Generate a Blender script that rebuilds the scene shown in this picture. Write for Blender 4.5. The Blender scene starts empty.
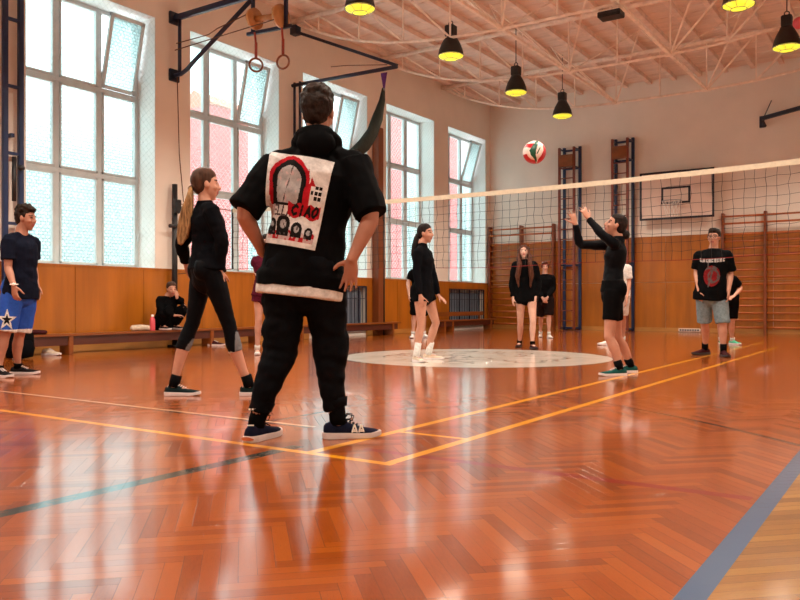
import bpy, bmesh, math, random
import numpy as np
from mathutils import Vector, Matrix, noise
from mathutils.bvhtree import BVHTree
random.seed(7)
C = bpy.context.scene.collection
PI = math.pi
V = Vector
# ------------------------------------------------------------------ camera geometry (room: x to the right wall, y along the windows, z up)
FOC, EYE, HOR = 785.0, 0.72, 303.0
YAW = math.atan(525 / 785)
cY, sY = math.cos(YAW), math.sin(YAW)
XL, XR, YB, YF, ZC = -10.4, 0.6, 20.2, -1.6, 6.4
def ray(px, py):
    a = (px - 400) / FOC
    return V((a * cY - sY, a * sY + cY, (HOR - py) / FOC))
def onX(px, py, X):
    r = ray(px, py); return V((0, 0, EYE)) + r * (X / r.x)
def onY(px, py, Y):
    r = ray(px, py); return V((0, 0, EYE)) + r * (Y / r.y)
def onF(px, py, z=0.0):
    r = ray(px, py); return V((0, 0, EYE)) + r * ((z - EYE) / r.z)
def atD(px, py, d):
    return V((0, 0, EYE)) + ray(px, py) * d

# ------------------------------------------------------------------ mesh collector
class G:
    def __init__(s): s.v = []; s.f = []; s.m = []; s.mi = 0
    def add(s, vs, fs):
        o = len(s.v); s.v += [tuple(v) for v in vs]
        s.f += [tuple(i + o for i in f) for f in fs]; s.m += [s.mi] * len(fs); return s
    def box(s, x0, x1, y0, y1, z0, z1):
        vs = [(x, y, z) for z in (z0, z1) for y in (y0, y1) for x in (x0, x1)]
        return s.add(vs, [(0, 2, 3, 1), (4, 5, 7, 6), (0, 1, 5, 4), (2, 6, 7, 3), (0, 4, 6, 2), (1, 3, 7, 5)])
    def bar(s, a, b, w, h=None, up=(0, 0, 1)):
        """rectangular bar from a to b"""
        a, b = V(a), V(b); h = w if h is None else h
        t = (b - a).normalized(); u = V(up)
        if abs(t.dot(u)) > .98: u = V((1, 0, 0))
        x = t.cross(u).normalized(); y = x.cross(t).normalized()
        vs = [p + x * (i * w / 2) + y * (j * h / 2) for p in (a, b) for i, j in ((-1, -1), (1, -1), (1, 1), (-1, 1))]
        return s.add(vs, [(3, 2, 1, 0), (4, 5, 6, 7), (0, 1, 5, 4), (1, 2, 6, 5), (2, 3, 7, 6), (3, 0, 4, 7)])
    def loft(s, pts, rad, ref=None, n=12, cap='flat'):
        pts = [V(p) for p in pts]; N = len(pts)
        rad = [(r, r) if not isinstance(r, (tuple, list)) else r for r in rad]
        tg = []
        for i in range(N):
            t = pts[min(i + 1, N - 1)] - pts[max(i - 1, 0)]
            tg.append(t.normalized() if t.length > 1e-9 else V((0, 0, 1)))
        refs = ref if isinstance(ref, list) else [ref] * N
        a0 = None; rings = []
        for i in range(N):
            t = tg[i]
            if refs[i] is not None: a = V(refs[i]) - t * V(refs[i]).dot(t)
            elif a0 is None:
                a = t.cross(V((0, 0, 1)))
                if a.length < .05: a = t.cross(V((0, 1, 0)))
            else: a = a0 - t * a0.dot(t)
            a.normalize(); a0 = a; b = t.cross(a)
            rings.append((pts[i], a, b, rad[i][0], rad[i][1], t))
        full = []
        if cap == 'round':
            p, a, b, r1, r2, t = rings[0]; m = min(r1, r2)
            for k in (.87, .5): full.append((p - t * m * k, a, b, r1 * math.sqrt(1 - k * k), r2 * math.sqrt(1 - k * k)))
        full += [r[:5] for r in rings]
        if cap == 'round':
            p, a, b, r1, r2, t = rings[-1]; m = min(r1, r2)
            for k in (.5, .87): full.append((p + t * m * k, a, b, r1 * math.sqrt(1 - k * k), r2 * math.sqrt(1 - k * k)))
        vs = []; fs = []
        for (p, a, b, r1, r2) in full:
            for j in range(n):
                q = 2 * PI * j / n
                vs.append(p + a * (r1 * math.cos(q)) + b * (r2 * math.sin(q)))
        M = len(full)
        for i in range(M - 1):
            for j in range(n):
                k = (j + 1) % n
                fs.append((i * n + j, i * n + k, (i + 1) * n + k, (i + 1) * n + j))
        fs.append(tuple(reversed(range(n)))); fs.append(tuple((M - 1) * n + j for j in range(n)))
        return s.add(vs, fs)
    def tube(s, pts, r, n=8): return s.loft(pts, [r] * len(pts), n=n)
    def ell(s, c, ax, nu=14, nv=9):
        c = V(c); ax = [V(a) for a in ax]
        vs = [c - ax[2]]; fs = []
        for i in range(1, nv):
            th = PI * i / nv - PI / 2
            for j in range(nu):
                q = 2 * PI * j / nu
                vs.append(c + ax[0] * (math.cos(th) * math.cos(q)) + ax[1] * (math.cos(th) * math.sin(q)) + ax[2] * math.sin(th))
        vs.append(c + ax[2]); L = len(vs) - 1
        for j in range(nu):
            k = (j + 1) % nu
            fs.append((0, 1 + k, 1 + j))
            for i in range(nv - 2):
                fs.append((1 + i * nu + j, 1 + i * nu + k, 1 + (i + 1) * nu + k, 1 + (i + 1) * nu + j))
            fs.append((1 + (nv - 2) * nu + j, 1 + (nv - 2) * nu + k, L))
        return s.add(vs, fs)
    def lathe(s, prof, c=(0, 0, 0), n=20):
        """prof: list of (r,z); open profile revolved about z"""
        c = V(c); vs = []; fs = []
        for r, z in prof:
            for j in range(n):
                q = 2 * PI * j / n; vs.append(c + V((r * math.cos(q), r * math.sin(q), z)))
        for i in range(len(prof) - 1):
            for j in range(n):
                k = (j + 1) % n; fs.append((i * n + j, i * n + k, (i + 1) * n + k, (i + 1) * n + j))
        return s.add(vs, fs)
    def torus(s, c, R, r, ax1, ax2, n=24, m=8):
        c = V(c); ax1 = V(ax1).normalized(); ax2 = V(ax2).normalized(); ax3 = ax1.cross(ax2)
        vs = []; fs = []
        for i in range(n):
            q = 2 * PI * i / n; d = ax1 * math.cos(q) + ax2 * math.sin(q)
            for j in range(m):
                w = 2 * PI * j / m; vs.append(c + d * (R + r * math.cos(w)) + ax3 * (r * math.sin(w)))
        for i in range(n):
            for j in range(m):
                fs.append((i * m + j, ((i + 1) % n) * m + j, ((i + 1) % n) * m + (j + 1) % m, i * m + (j + 1) % m))
        return s.add(vs, fs)
    def mesh(s, name, mats, smooth=False, fix=True, bevel=0):
        me = bpy.data.meshes.new(name); me.from_pydata(s.v, [], s.f); 
        me.polygons.foreach_set('material_index', s.m)
        bm = bmesh.new(); bm.from_mesh(me)
        if fix: bmesh.ops.recalc_face_normals(bm, faces=bm.faces)
        if bevel:
            es = [e for e in bm.edges if len(e.link_faces) == 2 and e.calc_face_angle(0) > .6]
            bmesh.ops.bevel(bm, geom=es, offset=bevel, segments=2, affect='EDGES', clamp_overlap=True)
        bm.to_mesh(me); bm.free()
        for m in (mats if isinstance(mats, (list, tuple)) else [mats]): me.materials.append(m)
        if smooth: me.polygons.foreach_set('use_smooth', [True] * len(me.polygons))
        me.update(); return me
    def obj(s, name, mats, parent=None, smooth=False, bevel=0, fix=True):
        o = bpy.data.objects.new(name, s.mesh(name, mats, smooth, fix, bevel)); C.objects.link(o)
        if parent: o.parent = parent
        return o
def tag(o, label, cat, group=None, kind=None):
    if label: o['label'] = label
    if cat: o['category'] = cat
    if group: o['group'] = group
    if kind: o['kind'] = kind
    return o
def empty(name, label, cat, loc=(0, 0, 0), rz=0, group=None):
    o = bpy.data.objects.new(name, None); C.objects.link(o); o.empty_display_size = .1
    o.location = loc; o.rotation_euler = (0, 0, rz)
    return tag(o, label, cat, group)
def struct(o): o['kind'] = 'structure'; return o
def copy_tree(o, parent=None):
    c = o.copy(); C.objects.link(c)
    if parent: c.parent = parent
    for ch in list(o.children): copy_tree(ch, c)
    return c

# ------------------------------------------------------------------ materials
class NT:
    def __init__(s, m): s.t = m.node_tree; s.n = s.t.nodes; s.l = s.t.links
    def new(s, k, **kw):
        n = s.n.new(k)
        for a, b in kw.items(): setattr(n, a, b)
        return n
    def put(s, sock, v):
        if isinstance(v, bpy.types.NodeSocket): s.l.new(v, sock)
        elif v is not None: sock.default_value = v
    def math(s, op, a, b=None, c=None, clamp=False):
        n = s.new('ShaderNodeMath', operation=op, use_clamp=clamp)
        for i, q in enumerate((a, b, c)):
            if q is not None: s.put(n.inputs[i], q)
        return n.outputs[0]
    def mix(s, f, a, b):
        n = s.new('ShaderNodeMix', data_type='RGBA')
        s.put(n.inputs[0], f); s.put(n.inputs[6], a); s.put(n.inputs[7], b); return n.outputs[2]
    def noise(s, vec, scale, detail=3, rough=.5):
        n = s.new('ShaderNodeTexNoise'); s.put(n.inputs['Vector'], vec)
        n.inputs['Scale'].default_value = scale; n.inputs['Detail'].default_value = detail; n.inputs['Roughness'].default_value = rough
        return n.outputs['Fac']
    def ramp(s, f, stops):
        n = s.new('ShaderNodeValToRGB'); s.put(n.inputs[0], f); e = n.color_ramp.elements
        e[0].position, e[0].color = stops[0]; e[1].position, e[1].color = stops[1]
        for p, c in stops[2:]: q = e.new(p); q.color = c
        return n.outputs[0]
    def xyz(s, v):
        n = s.new('ShaderNodeSeparateXYZ'); s.put(n.inputs[0], v); return n.outputs
    def comb(s, x, y, z=0.0):
        n = s.new('ShaderNodeCombineXYZ')
        for i, q in enumerate((x, y, z)): s.put(n.inputs[i], q)
        return n.outputs[0]
    def coord(s, which='Object'): return s.new('ShaderNodeTexCoord').outputs[which]
    def bump(s, h, strength=.2, dist=.01):
        n = s.new('ShaderNodeBump'); n.inputs['Strength'].default_value = strength; n.inputs['Distance'].default_value = dist
        s.put(n.inputs['Height'], h); return n.outputs[0]
def rgb(r, g, b): return (r, g, b, 1.0)
def srgb(r, g, b):
    f = lambda c: (c / 255 / 12.92) if c <= 10 else ((c / 255 + .055) / 1.055) ** 2.4
    return (f(r), f(g), f(b), 1.0)
def principled(name, col, rough=.6, metal=0, spec=.5, coat=0):
    m = bpy.data.materials.new(name); m.use_nodes = True
    b = m.node_tree.nodes['Principled BSDF']
    b.inputs['Base Color'].default_value = col; b.inputs['Roughness'].default_value = rough
    b.inputs['Metallic'].default_value = metal; b.inputs['Specular IOR Level'].default_value = spec
    b.inputs['Coat Weight'].default_value = coat
    return m, b, NT(m)
def noisy(name, col, rough=.6, var=.15, scale=12, metal=0, spec=.5, bump=.0, stretch=(1, 1, 1), coat=0):
    """a colour with a little procedural variation"""
    m, b, t = principled(name, col, rough, metal, spec, coat)
    mp = t.new('ShaderNodeMapping'); t.put(mp.inputs[0], t.coord()); mp.inputs['Scale'].default_value = stretch
    f = t.noise(mp.outputs[0], scale, 4)
    lo = tuple(c * (1 - var) for c in col[:3]) + (1,); hi = tuple(min(1, c * (1 + var)) for c in col[:3]) + (1,)
    t.put(b.inputs['Base Color'], t.ramp(f, [(.3, lo), (.7, hi)]))
    if bump: t.put(b.inputs['Normal'], t.bump(f, bump, .01))
    return m
def wood(name, col, rough=.35, scale=6, stretch=(1, 1, .12), var=.3, coat=.3):
    m, b, t = principled(name, col, rough, coat=coat)
    mp = t.new('ShaderNodeMapping'); t.put(mp.inputs[0], t.coord()); mp.inputs['Scale'].default_value = stretch
    f = t.noise(mp.outputs[0], scale, 5, .6)
    g = t.noise(t.coord(), .9, 2)
    f = t.math('ADD', t.math('MULTIPLY', f, .7), t.math('MULTIPLY', g, .3))
    lo = tuple(c * (1 - var) for c in col[:3]) + (1,); hi = tuple(min(1, c * (1 + var)) for c in col[:3]) + (1,)
    t.put(b.inputs['Base Color'], t.ramp(f, [(.3, lo), (.7, hi)]))
    return m
M = {}
M['wall'] = noisy('wall_paint', srgb(232, 223, 213), .85, .05, 1.2, bump=.05)
M['ceil'] = noisy('ceiling_paint', srgb(228, 206, 192), .9, .08, 3, stretch=(.4, 3, 1))
M['joist'] = noisy('joist_paint', srgb(232, 208, 192), .8, .12, 5)
M['truss'] = noisy('truss_paint', srgb(240, 220, 204), .55, .12, 8)
M['reveal'] = noisy('reveal_paint', srgb(232, 236, 236), .8, .04, 3)
M['frame'] = noisy('window_frame_paint', srgb(196, 204, 206), .5, .06, 6)
M['panel'] = wood('wood_panelling', srgb(166, 96, 20), .36, 5, (1, 1, .1), .3, .3)
M['base'] = wood('skirting_wood', srgb(178, 122, 58), .45, 8, (.2, .2, 1), .3)
M['bars'] = wood('stall_bar_wood', srgb(126, 58, 18), .4, 8, (1, 1, .15), .25, .3)
M['rung'] = wood('stall_rung_wood', srgb(166, 84, 28), .38, 8, (.15, 1, 1), .25, .3)
M['bench'] = wood('bench_wood', srgb(132, 70, 26), .35, 7, (1, .12, 1), .3, .3)
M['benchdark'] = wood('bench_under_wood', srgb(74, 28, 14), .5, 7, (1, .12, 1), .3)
M['post'] = wood('post_wood', srgb(120, 62, 24), .45, 7, (1, 1, .1), .3)
M['spool'] = wood('spool_wood', srgb(190, 128, 70), .5, 9, (1, 1, 1), .25)
M['blue'] = noisy('blue_steel_paint', srgb(20, 30, 60), .4, .15, 10)
M['blueframe'] = noisy('bright_blue_steel_paint', srgb(22, 44, 84), .4, .15, 10)
M['navybar'] = noisy('navy_steel_paint', srgb(22, 32, 52), .45, .15, 10)
M['ladred'] = wood('ladder_red_wood', srgb(120, 52, 34), .45, 8, (1, 1, .15), .25)
M['black'] = noisy('black_paint', rgb(.012, .012, .014), .45, .3, 10)
M['darkmetal'] = noisy('dark_metal', rgb(.03, .03, .035), .4, .3, 12, metal=.5)
M['steel'] = noisy('grey_steel', rgb(.35, .35, .36), .35, .15, 12, metal=.8)
M['rad'] = noisy('radiator_enamel', srgb(118, 128, 142), .5, .1, 8)
M['rope'] = noisy('rope_fibre', srgb(96, 62, 44), .9, .3, 60)
M['strap'] = noisy('strap_red', srgb(150, 58, 40), .8, .25, 60)
M['purple'] = noisy('purple_webbing', srgb(98, 40, 120), .8, .2, 60)
M['hammock'] = noisy('dark_green_cloth', srgb(34, 40, 32), .8, .3, 25, stretch=(1, 1, .3))
M['white'] = noisy('white_paint', srgb(236, 232, 226), .55, .04, 8)
M['board'] = noisy('backboard_white', srgb(226, 204, 192), .5, .04, 4)
M['boardline'] = noisy('backboard_navy_line', srgb(24, 26, 44), .5, .2, 8)
M['tape'] = noisy('net_tape_canvas', srgb(216, 206, 184), .8, .08, 20)
M['cord'] = noisy('net_cord_black', rgb(.02, .018, .02), .9, .2, 40)
M['redcord'] = noisy('net_cord_red', srgb(120, 26, 26), .9, .2, 40)
M['mesh'] = noisy('safety_net_cord', srgb(205, 212, 212), .9, .1, 40)
M['pink'] = noisy('pink_plastic', srgb(214, 84, 96), .35, .1, 10)
M['lens'] = None
m, b, t = principled('lamp_inner_glow', rgb(.8, .7, .1), .5)
f = t.noise(t.coord(), 14, 3)
b.inputs['Emission Strength'].default_value = 1.0
t.put(b.inputs['Emission Color'], t.ramp(f, [(.3, rgb(.62, .56, .015)), (.7, rgb(.95, .86, .06))]))
M['lens'] = m
m, b, t = principled('lamp_bulb', rgb(1, 1, .6), .5); b.inputs['Emission Strength'].default_value = 6.0
b.inputs['Emission Color'].default_value = rgb(1, .9, .45); M['bulb'] = m
def cloth(name, col, rough=.9, var=.25, scale=30, bump=.25, spec=.06):
    m, b, t = principled(name, col, rough, spec=spec)
    f = t.noise(t.coord(), scale, 5, .65)
    lo = tuple(c * (1 - var) for c in col[:3]) + (1,); hi = tuple(min(1, c * (1 + var)) for c in col[:3]) + (1,)
    t.put(b.inputs['Base Color'], t.ramp(f, [(.3, lo), (.7, hi)]))
    t.put(b.inputs['Normal'], t.bump(t.noise(t.coord(), scale * 6, 2), bump, .003))
    return m
M['cblack'] = cloth('black_cotton', rgb(.0025, .0025, .003))
M['cblack2'] = cloth('black_sweatshirt', rgb(.003, .0033, .005))
M['cnavy'] = cloth('navy_jersey', rgb(.006, .008, .018))
M['cjog'] = cloth('dark_jogger_fleece', rgb(.004, .0045, .006))
M['clegg'] = cloth('black_stretch_jersey', rgb(.003, .0034, .005), .55, .2, 20, .1)
M['cgrey'] = cloth('grey_mesh_inset', rgb(.16, .16, .17))
M['cwhite'] = cloth('white_cotton', rgb(.62, .6, .58))
M['cblue'] = cloth('blue_basketball_jersey', rgb(.025, .085, .42), .6, .15)
M['cmaroon'] = cloth('maroon_jersey', rgb(.075, .008, .02))
M['cgreyblue'] = cloth('grey_blue_jersey', srgb(116, 134, 142))
M['cdark'] = cloth('dark_brown_cotton', rgb(.016, .009, .008))
M['prred'] = cloth('print_red', rgb(.40, .012, .02)); M['prdim'] = cloth('print_dim_red', rgb(.16, .012, .014)); M['prblack'] = cloth('print_black', rgb(.012, .01, .01))
M['prgrey'] = cloth('print_grey', rgb(.36, .34, .34)); M['prdark'] = cloth('print_dark_grey', rgb(.09, .07, .07))
M['prpink'] = cloth('print_pink_grey', rgb(.5, .36, .36)); M['prwhite'] = cloth('print_white', rgb(.66, .63, .62))
M['sole'] = noisy('white_rubber', srgb(214, 204, 204), .6, .06, 20)
M['soleorange'] = noisy('orange_rubber', srgb(176, 84, 34), .6, .1, 20)
M['soledark'] = noisy('dark_rubber', rgb(.03, .02, .02), .6, .1, 20)
M['shnavy'] = cloth('navy_shoe_knit', rgb(.009, .011, .028)); M['shteal'] = cloth('teal_shoe_mesh', rgb(.012, .075, .07))
M['shgreen'] = cloth('dark_green_shoe_mesh', rgb(.009, .02, .022)); M['shcream'] = cloth('cream_shoe_leather', srgb(206, 188, 168), .6)
M['shblack'] = cloth('black_shoe_canvas', rgb(.012, .010, .011)); M['shmint'] = cloth('mint_shoe_mesh', srgb(86, 176, 140))
M['shmaroon'] = cloth('dark_red_shoe_canvas', rgb(.05, .012, .014)); M['shwhite'] = cloth('white_shoe_leather', srgb(222, 212, 206), .6)
def skinmat(name, col):
    m, b, t = principled(name, col, .5, spec=.35)
    f = t.noise(t.coord(), 9, 4)
    lo = (col[0] * .86, col[1] * .8, col[2] * .78, 1); hi = (min(1, col[0] * 1.08), col[1] * 1.06, col[2] * 1.05, 1)
    t.put(b.inputs['Base Color'], t.ramp(f, [(.3, lo), (.7, hi)]))
    b.inputs['Subsurface Weight'].default_value = .0
    return m
M['skin'] = skinmat('skin', rgb(.52, .27, .19)); M['skinp'] = skinmat('skin_pale', rgb(.6, .36, .28)); M['skint'] = skinmat('skin_tan', rgb(.42, .2, .135))
M['lip'] = noisy('lip_skin', rgb(.36, .1, .09), .5, .1, 20); M['eye'] = noisy('eye_dark', rgb(.03, .02, .018), .3, .1, 20)
def hairmat(name, c1, c2, stretch):
    m, b, t = principled(name, c1, .6, spec=.12)
    mp = t.new('ShaderNodeMapping'); t.put(mp.inputs[0], t.coord()); mp.inputs['Scale'].default_value = stretch
    f = t.noise(mp.outputs[0], 40, 4, .7)
    t.put(b.inputs['Base Color'], t.ramp(f, [(.32, c1), (.68, c2)]))
    t.put(b.inputs['Normal'], t.bump(f, .6, .01)); return m
M['hdark'] = hairmat('hair_dark_brown', rgb(.007, .004, .003), rgb(.03, .016, .011), (1, 1, 1))
M['hbrown'] = hairmat('hair_brown', rgb(.03, .014, .009), rgb(.09, .042, .026), (1, 1, .25))
M['hpony'] = hairmat('hair_dark_blonde', rgb(.05, .022, .010), rgb(.50, .29, .13), (2, 2, .12))
M['hauburn'] = hairmat('hair_auburn', rgb(.035, .012, .007), rgb(.12, .04, .022), (1.5, 1.5, .15))
M['hred'] = hairmat('hair_red_brown', rgb(.05, .014, .008), rgb(.14, .04, .02), (1, 1, 1))
M['hblack'] = hairmat('hair_black', rgb(.006, .004, .004), rgb(.022, .013, .011), (1, 1, .4))
# ------------------------------------------------------------------ floor: herringbone parquet with the painted court lines
def floor_material():
    m, b, t = principled('parquet', rgb(.4, .1, .02), .2)
    xyz = t.xyz(t.coord('Object')); x, y = xyz[0], xyz[1]
    W, n = .05, 7
    k = math.sqrt(.5) / W
    p = t.math('ADD', t.math('MULTIPLY', t.math('ADD', x, y), k), 500.31)
    q = t.math('ADD', t.math('MULTIPLY', t.math('SUBTRACT', y, x), k), 500.77)
    i, j = t.math('FLOOR', p), t.math('FLOOR', q)
    fp, fq = t.math('SUBTRACT', p, i), t.math('SUBTRACT', q, j)
    kk = t.math('FLOORED_MODULO', t.math('ADD', t.math('SUBTRACT', i, j), .5), 2.0 * n)
    kk = t.math('FLOOR', kk)
    hor = t.math('LESS_THAN', kk, n - .5)
    k2 = t.math('SUBTRACT', 2 * n - 1.0, kk)
    idx = t.math('SUBTRACT', i, t.math('MULTIPLY', kk, hor))
    ver = t.math('SUBTRACT', 1.0, hor)
    idy = t.math('SUBTRACT', j, t.math('MULTIPLY', k2, ver))
    wn = t.new('ShaderNodeTexWhiteNoise', noise_dimensions='3D'); t.put(wn.inputs[0], t.comb(idx, idy, hor))
    r1 = wn.outputs['Value']; rc = t.xyz(wn.outputs['Color'])
    sel = lambda a, c: t.math('ADD', t.math('MULTIPLY', a, hor), t.math('MULTIPLY', c, ver))
    along = sel(t.math('SUBTRACT', p, idx), t.math('SUBTRACT', q, idy))
    across = sel(fq, fp)
    ex = t.math('MINIMUM', along, t.math('SUBTRACT', float(n), along))
    ey = t.math('MINIMUM', across, t.math('SUBTRACT', 1.0, across))
    edge = t.math('MINIMUM', ex, ey)
    gap = t.math('LESS_THAN', edge, t.math('ADD', .006, t.math('MULTIPLY', rc[2], .024)))
    gv = t.comb(t.math('ADD', t.math('MULTIPLY', along, .35), t.math('MULTIPLY', r1, 90)), t.math('MULTIPLY', across, 3.2), t.math('MULTIPLY', rc[0], 40))
    grain = t.noise(gv, 2.2, 5, .65)
    big = t.noise(t.comb(x, y), .7, 3)
    red = t.ramp(t.math('ADD', t.math('MULTIPLY', r1, .62), t.math('MULTIPLY', grain, .38)), [
        (.1, srgb(124, 54, 8)), (.5, srgb(156, 74, 12)), (.8, srgb(164, 82, 18)), (1.0, srgb(186, 102, 32))])
    tan = t.ramp(t.math('ADD', t.math('MULTIPLY', r1, .55), t.math('MULTIPLY', grain, .45)), [
        (.12, srgb(116, 74, 26)), (.5, srgb(152, 104, 42)), (.9, srgb(176, 130, 62))])
    col = t.mix(t.math('GREATER_THAN', x, -.49), red, tan)
    worn = t.math('MULTIPLY', t.math('GREATER_THAN', t.noise(gv, 9, 2), .67), .35)
    col = t.mix(worn, col, rgb(.05, .018, .006))
    col = t.mix(t.math('MULTIPLY', gap, .6), col, rgb(.04, .012, .004))
    def rect(x0, x1, y0, y1):
        a = t.math('MULTIPLY', t.math('GREATER_THAN', x, x0), t.math('LESS_THAN', x, x1))
        c = t.math('MULTIPLY', t.math('GREATER_THAN', y, y0), t.math('LESS_THAN', y, y1))
        return t.math('MULTIPLY', a, c)
    def dist(cx, cy):
        a, c = t.math('SUBTRACT', x, cx), t.math('SUBTRACT', y, cy)
        return t.math('SQRT', t.math('ADD', t.math('MULTIPLY', a, a), t.math('MULTIPLY', c, c)))
    wear = t.math('MULTIPLY_ADD', t.math('GREATER_THAN', t.noise(t.comb(x, y), 34, 3), .40), .35, .62)
    def paint(mask, c, full=False):
        nonlocal col
        col = t.mix(mask if full else t.math('MULTIPLY', mask, wear), col, c)
    Yl = srgb(236, 160, 26)
    # three-point arc, free dark line, faint red line
    r = dist(-5.0, .1)
    arc = t.math('MULTIPLY', t.math('LESS_THAN', t.math('ABSOLUTE', t.math('SUBTRACT', r, 6.22)), .022), t.math('MULTIPLY', t.math('GREATER_THAN', y, 4.4), t.math('GREATER_THAN', x, -5.6)))
    paint(arc, srgb(70, 34, 22))
    paint(rect(-2.3, -.53, 3.09, 3.15), srgb(140, 34, 26))
    paint(rect(-2.66, -2.58, -1.5, 3.0), srgb(44, 52, 46))
    paint(rect(-3.33, -3.29, 3.45, 4.2), srgb(84, 40, 28))
    paint(rect(-9.5, -2.95, 3.50, 3.535), srgb(220, 176, 140)); paint(rect(-9.5, -2.95, 3.46, 3.50), srgb(88, 50, 36))
    # yellow lines
    paint(rect(-9.6, -1.97, 2.865, 2.915), Yl)
    paint(rect(-2.03, -1.975, 2.865, 14.2), Yl, True); paint(rect(-2.49, -2.435, 2.865, 15.8), Yl, True)
    paint(rect(-2.46, -2.0, 3.63, 3.67), Yl, True)
    # blue side line
    paint(rect(-.51, -.44, -1.6, 18.3), srgb(64, 96, 132), True)
    # centre circle with its worn dark emblem
    rc_ = dist(-5.0, 9.3)
    disc = t.math('LESS_THAN', rc_, 1.78); ring = t.math('MULTIPLY', t.math('LESS_THAN', rc_, 1.82), t.math('GREATER_THAN', rc_, 1.77))
    col = t.mix(disc, col, t.ramp(t.noise(t.comb(x, y), 3, 4), [(.3, srgb(214, 202, 188)), (.7, srgb(230, 220, 208))]))
    wv = t.noise(t.comb(t.math('MULTIPLY', t.math('ADD', x, t.math('MULTIPLY', y, -.67)), 1.0), t.math('MULTIPLY', t.math('ADD', y, t.math('MULTIPLY', x, .67)), .8)), 1.9, 3, .5)
    stroke = t.math('LESS_THAN', t.math('ABSOLUTE', t.math('SUBTRACT', wv, .52)), .015)
    inner = t.math('MULTIPLY', t.math('LESS_THAN', rc_, 1.25), stroke)
    col = t.mix(t.math('MULTIPLY', inner, .85), col, srgb(96, 90, 86))
    col = t.mix(ring, col, srgb(52, 36, 30))
    t.put(b.inputs['Base Color'], col)
    # each block sits at a slightly different tilt under the varnish
    tiltx = t.math('MULTIPLY', t.math('SUBTRACT', rc[0], .5), t.math('SUBTRACT', along, n / 2))
    tilty = t.math('MULTIPLY', t.math('SUBTRACT', rc[1], .5), t.math('SUBTRACT', across, .5))
    h = t.math('ADD', t.math('MULTIPLY', tiltx, .035), t.math('MULTIPLY', tilty, .10))
    h = t.math('ADD', h, t.math('MULTIPLY', big, .8))
    h = t.math('SUBTRACT', h, t.math('MULTIPLY', gap, .25))
    h = t.math('ADD', h, t.math('MULTIPLY', grain, .05))
    nb = t.bump(h, .28, .010); t.put(b.inputs['Normal'], nb); t.put(b.inputs['Coat Normal'], nb)
    t.put(b.inputs['Roughness'], t.math('ADD', .278, t.math('MULTIPLY', t.noise(t.comb(x, y), 5, 4), .06)))
    b.inputs['Coat Weight'].default_value = 1.0; b.inputs['Coat IOR'].default_value = 1.36; t.put(b.inputs['Coat Roughness'], t.math('ADD', .05, t.math('MULTIPLY', t.noise(t.comb(x, y), 4, 3), .12)))
    b.inputs['Specular IOR Level'].default_value = .04
    return m
M['floor'] = floor_material()
struct(G().box(XL - .6, XR + .3, YF - .3, YB + .3, -.12, 0).obj('floor', M['floor']))

# ------------------------------------------------------------------ walls
WIN = [(3.26, 5.47), (6.18, 8.39), (9.12, 11.33), (12.03, 14.22), (14.97, 17.10), (17.82, 19.92)]
SILL, HEAD, WX = 1.28, 5.36, -10.84
NICHE = {3: (12.2, 14.2), 5: (17.87, 19.82)}
g = G()
edges = [YF - .3] + [e for w in WIN for e in w] + [YB + .3]
for a, c in zip(edges[0::2], edges[1::2]): g.box(XL - .6, XL, a, c, SILL, HEAD)       # piers
g.box(XL - .6, XL, YF - .3, YB + .3, HEAD, ZC + .2)
ny = [YF - .3] + [e for k in sorted(NICHE) for e in NICHE[k]] + [YB + .3]
for a, c in zip(ny[0::2], ny[1::2]): g.box(XL - .6, XL - .02, a, c, 0, SILL)
for k, (a, c) in NICHE.items(): g.box(XL - .6, XL - .28, a, c, 0, SILL); g.box(XL - .28, XL - .02, a, c, 1.12, SILL); g.box(XL - .28, XL - .02, a, c, 0, .09)
g.mi = 1
for a, c in WIN:                                                                         # white plastered reveals
    g.box(WX - .05, XL + .003, c - .006, c + .0, SILL, HEAD); g.box(WX - .05, XL + .003, a, a + .006, SILL, HEAD)
    g.box(WX - .05, XL + .003, a, c, HEAD - .006, HEAD)
struct(g.obj('wall_left', [M['wall'], M['reveal']]))
struct(G().box(XL - .6, XR + .3, YB, YB + .3, 0, ZC + .2).obj('wall_back', M['wall']))
struct(G().box(XR, XR + .3, YF - .3, YB, 0, ZC + .2).obj('wall_right', M['wall']))
struct(G().box(XL, XR, YF - .3, YF, 0, ZC + .2).obj('wall_front', M['wall']))
# wooden panelling
g = G(); rnd = random.Random(3)
pedges = [YF] + [e for k in sorted(NICHE) for e in NICHE[k]] + [YB]
for a, c in zip(pedges[0::2], pedges[1::2]):
    y = a
    while y < c - .05:
        y2 = min(c, y + 1.22); g.box(XL - .02, XL + .012, y + .003, y2 - .003, .1, SILL - .03); y = y2
    g.box(XL - .02, XL + .02, a, c, SILL - .03, SILL + .005)
for k, (a, c) in NICHE.items():
    g.box(XL - .02, XL + .012, a, c, 1.1, SILL - .03); g.box(XL - .02, XL + .02, a, c, SILL - .03, SILL + .005)
struct(g.obj('trim_1', M['panel'], bevel=.003))
g = G(); x = XL
while x < XR - .05:
    x2 = min(XR, x + 1.24)
    g.box(x + .003, x2 - .003, YB - .014, YB, .1, 1.24); g.box(x + .003, x2 - .003, YB - .014, YB, 1.246, 2.38); x = x2
g.box(XL, XR, YB - .022, YB, 2.38, 2.41)
struct(g.obj('trim_2', M['panel'], bevel=.003))
g = G()
for a, c in zip(pedges[0::2], pedges[1::2]): g.box(XL - .02, XL + .03, a, c, 0, .1)
struct(g.obj('baseboard_left', M['base'], bevel=.004))
struct(G().box(XL, XR, YB - .03, YB, 0, .1).obj('baseboard_back', M['base'], bevel=.004))
# window sill ledge
for n_, (a, c) in enumerate(WIN): pass

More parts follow.
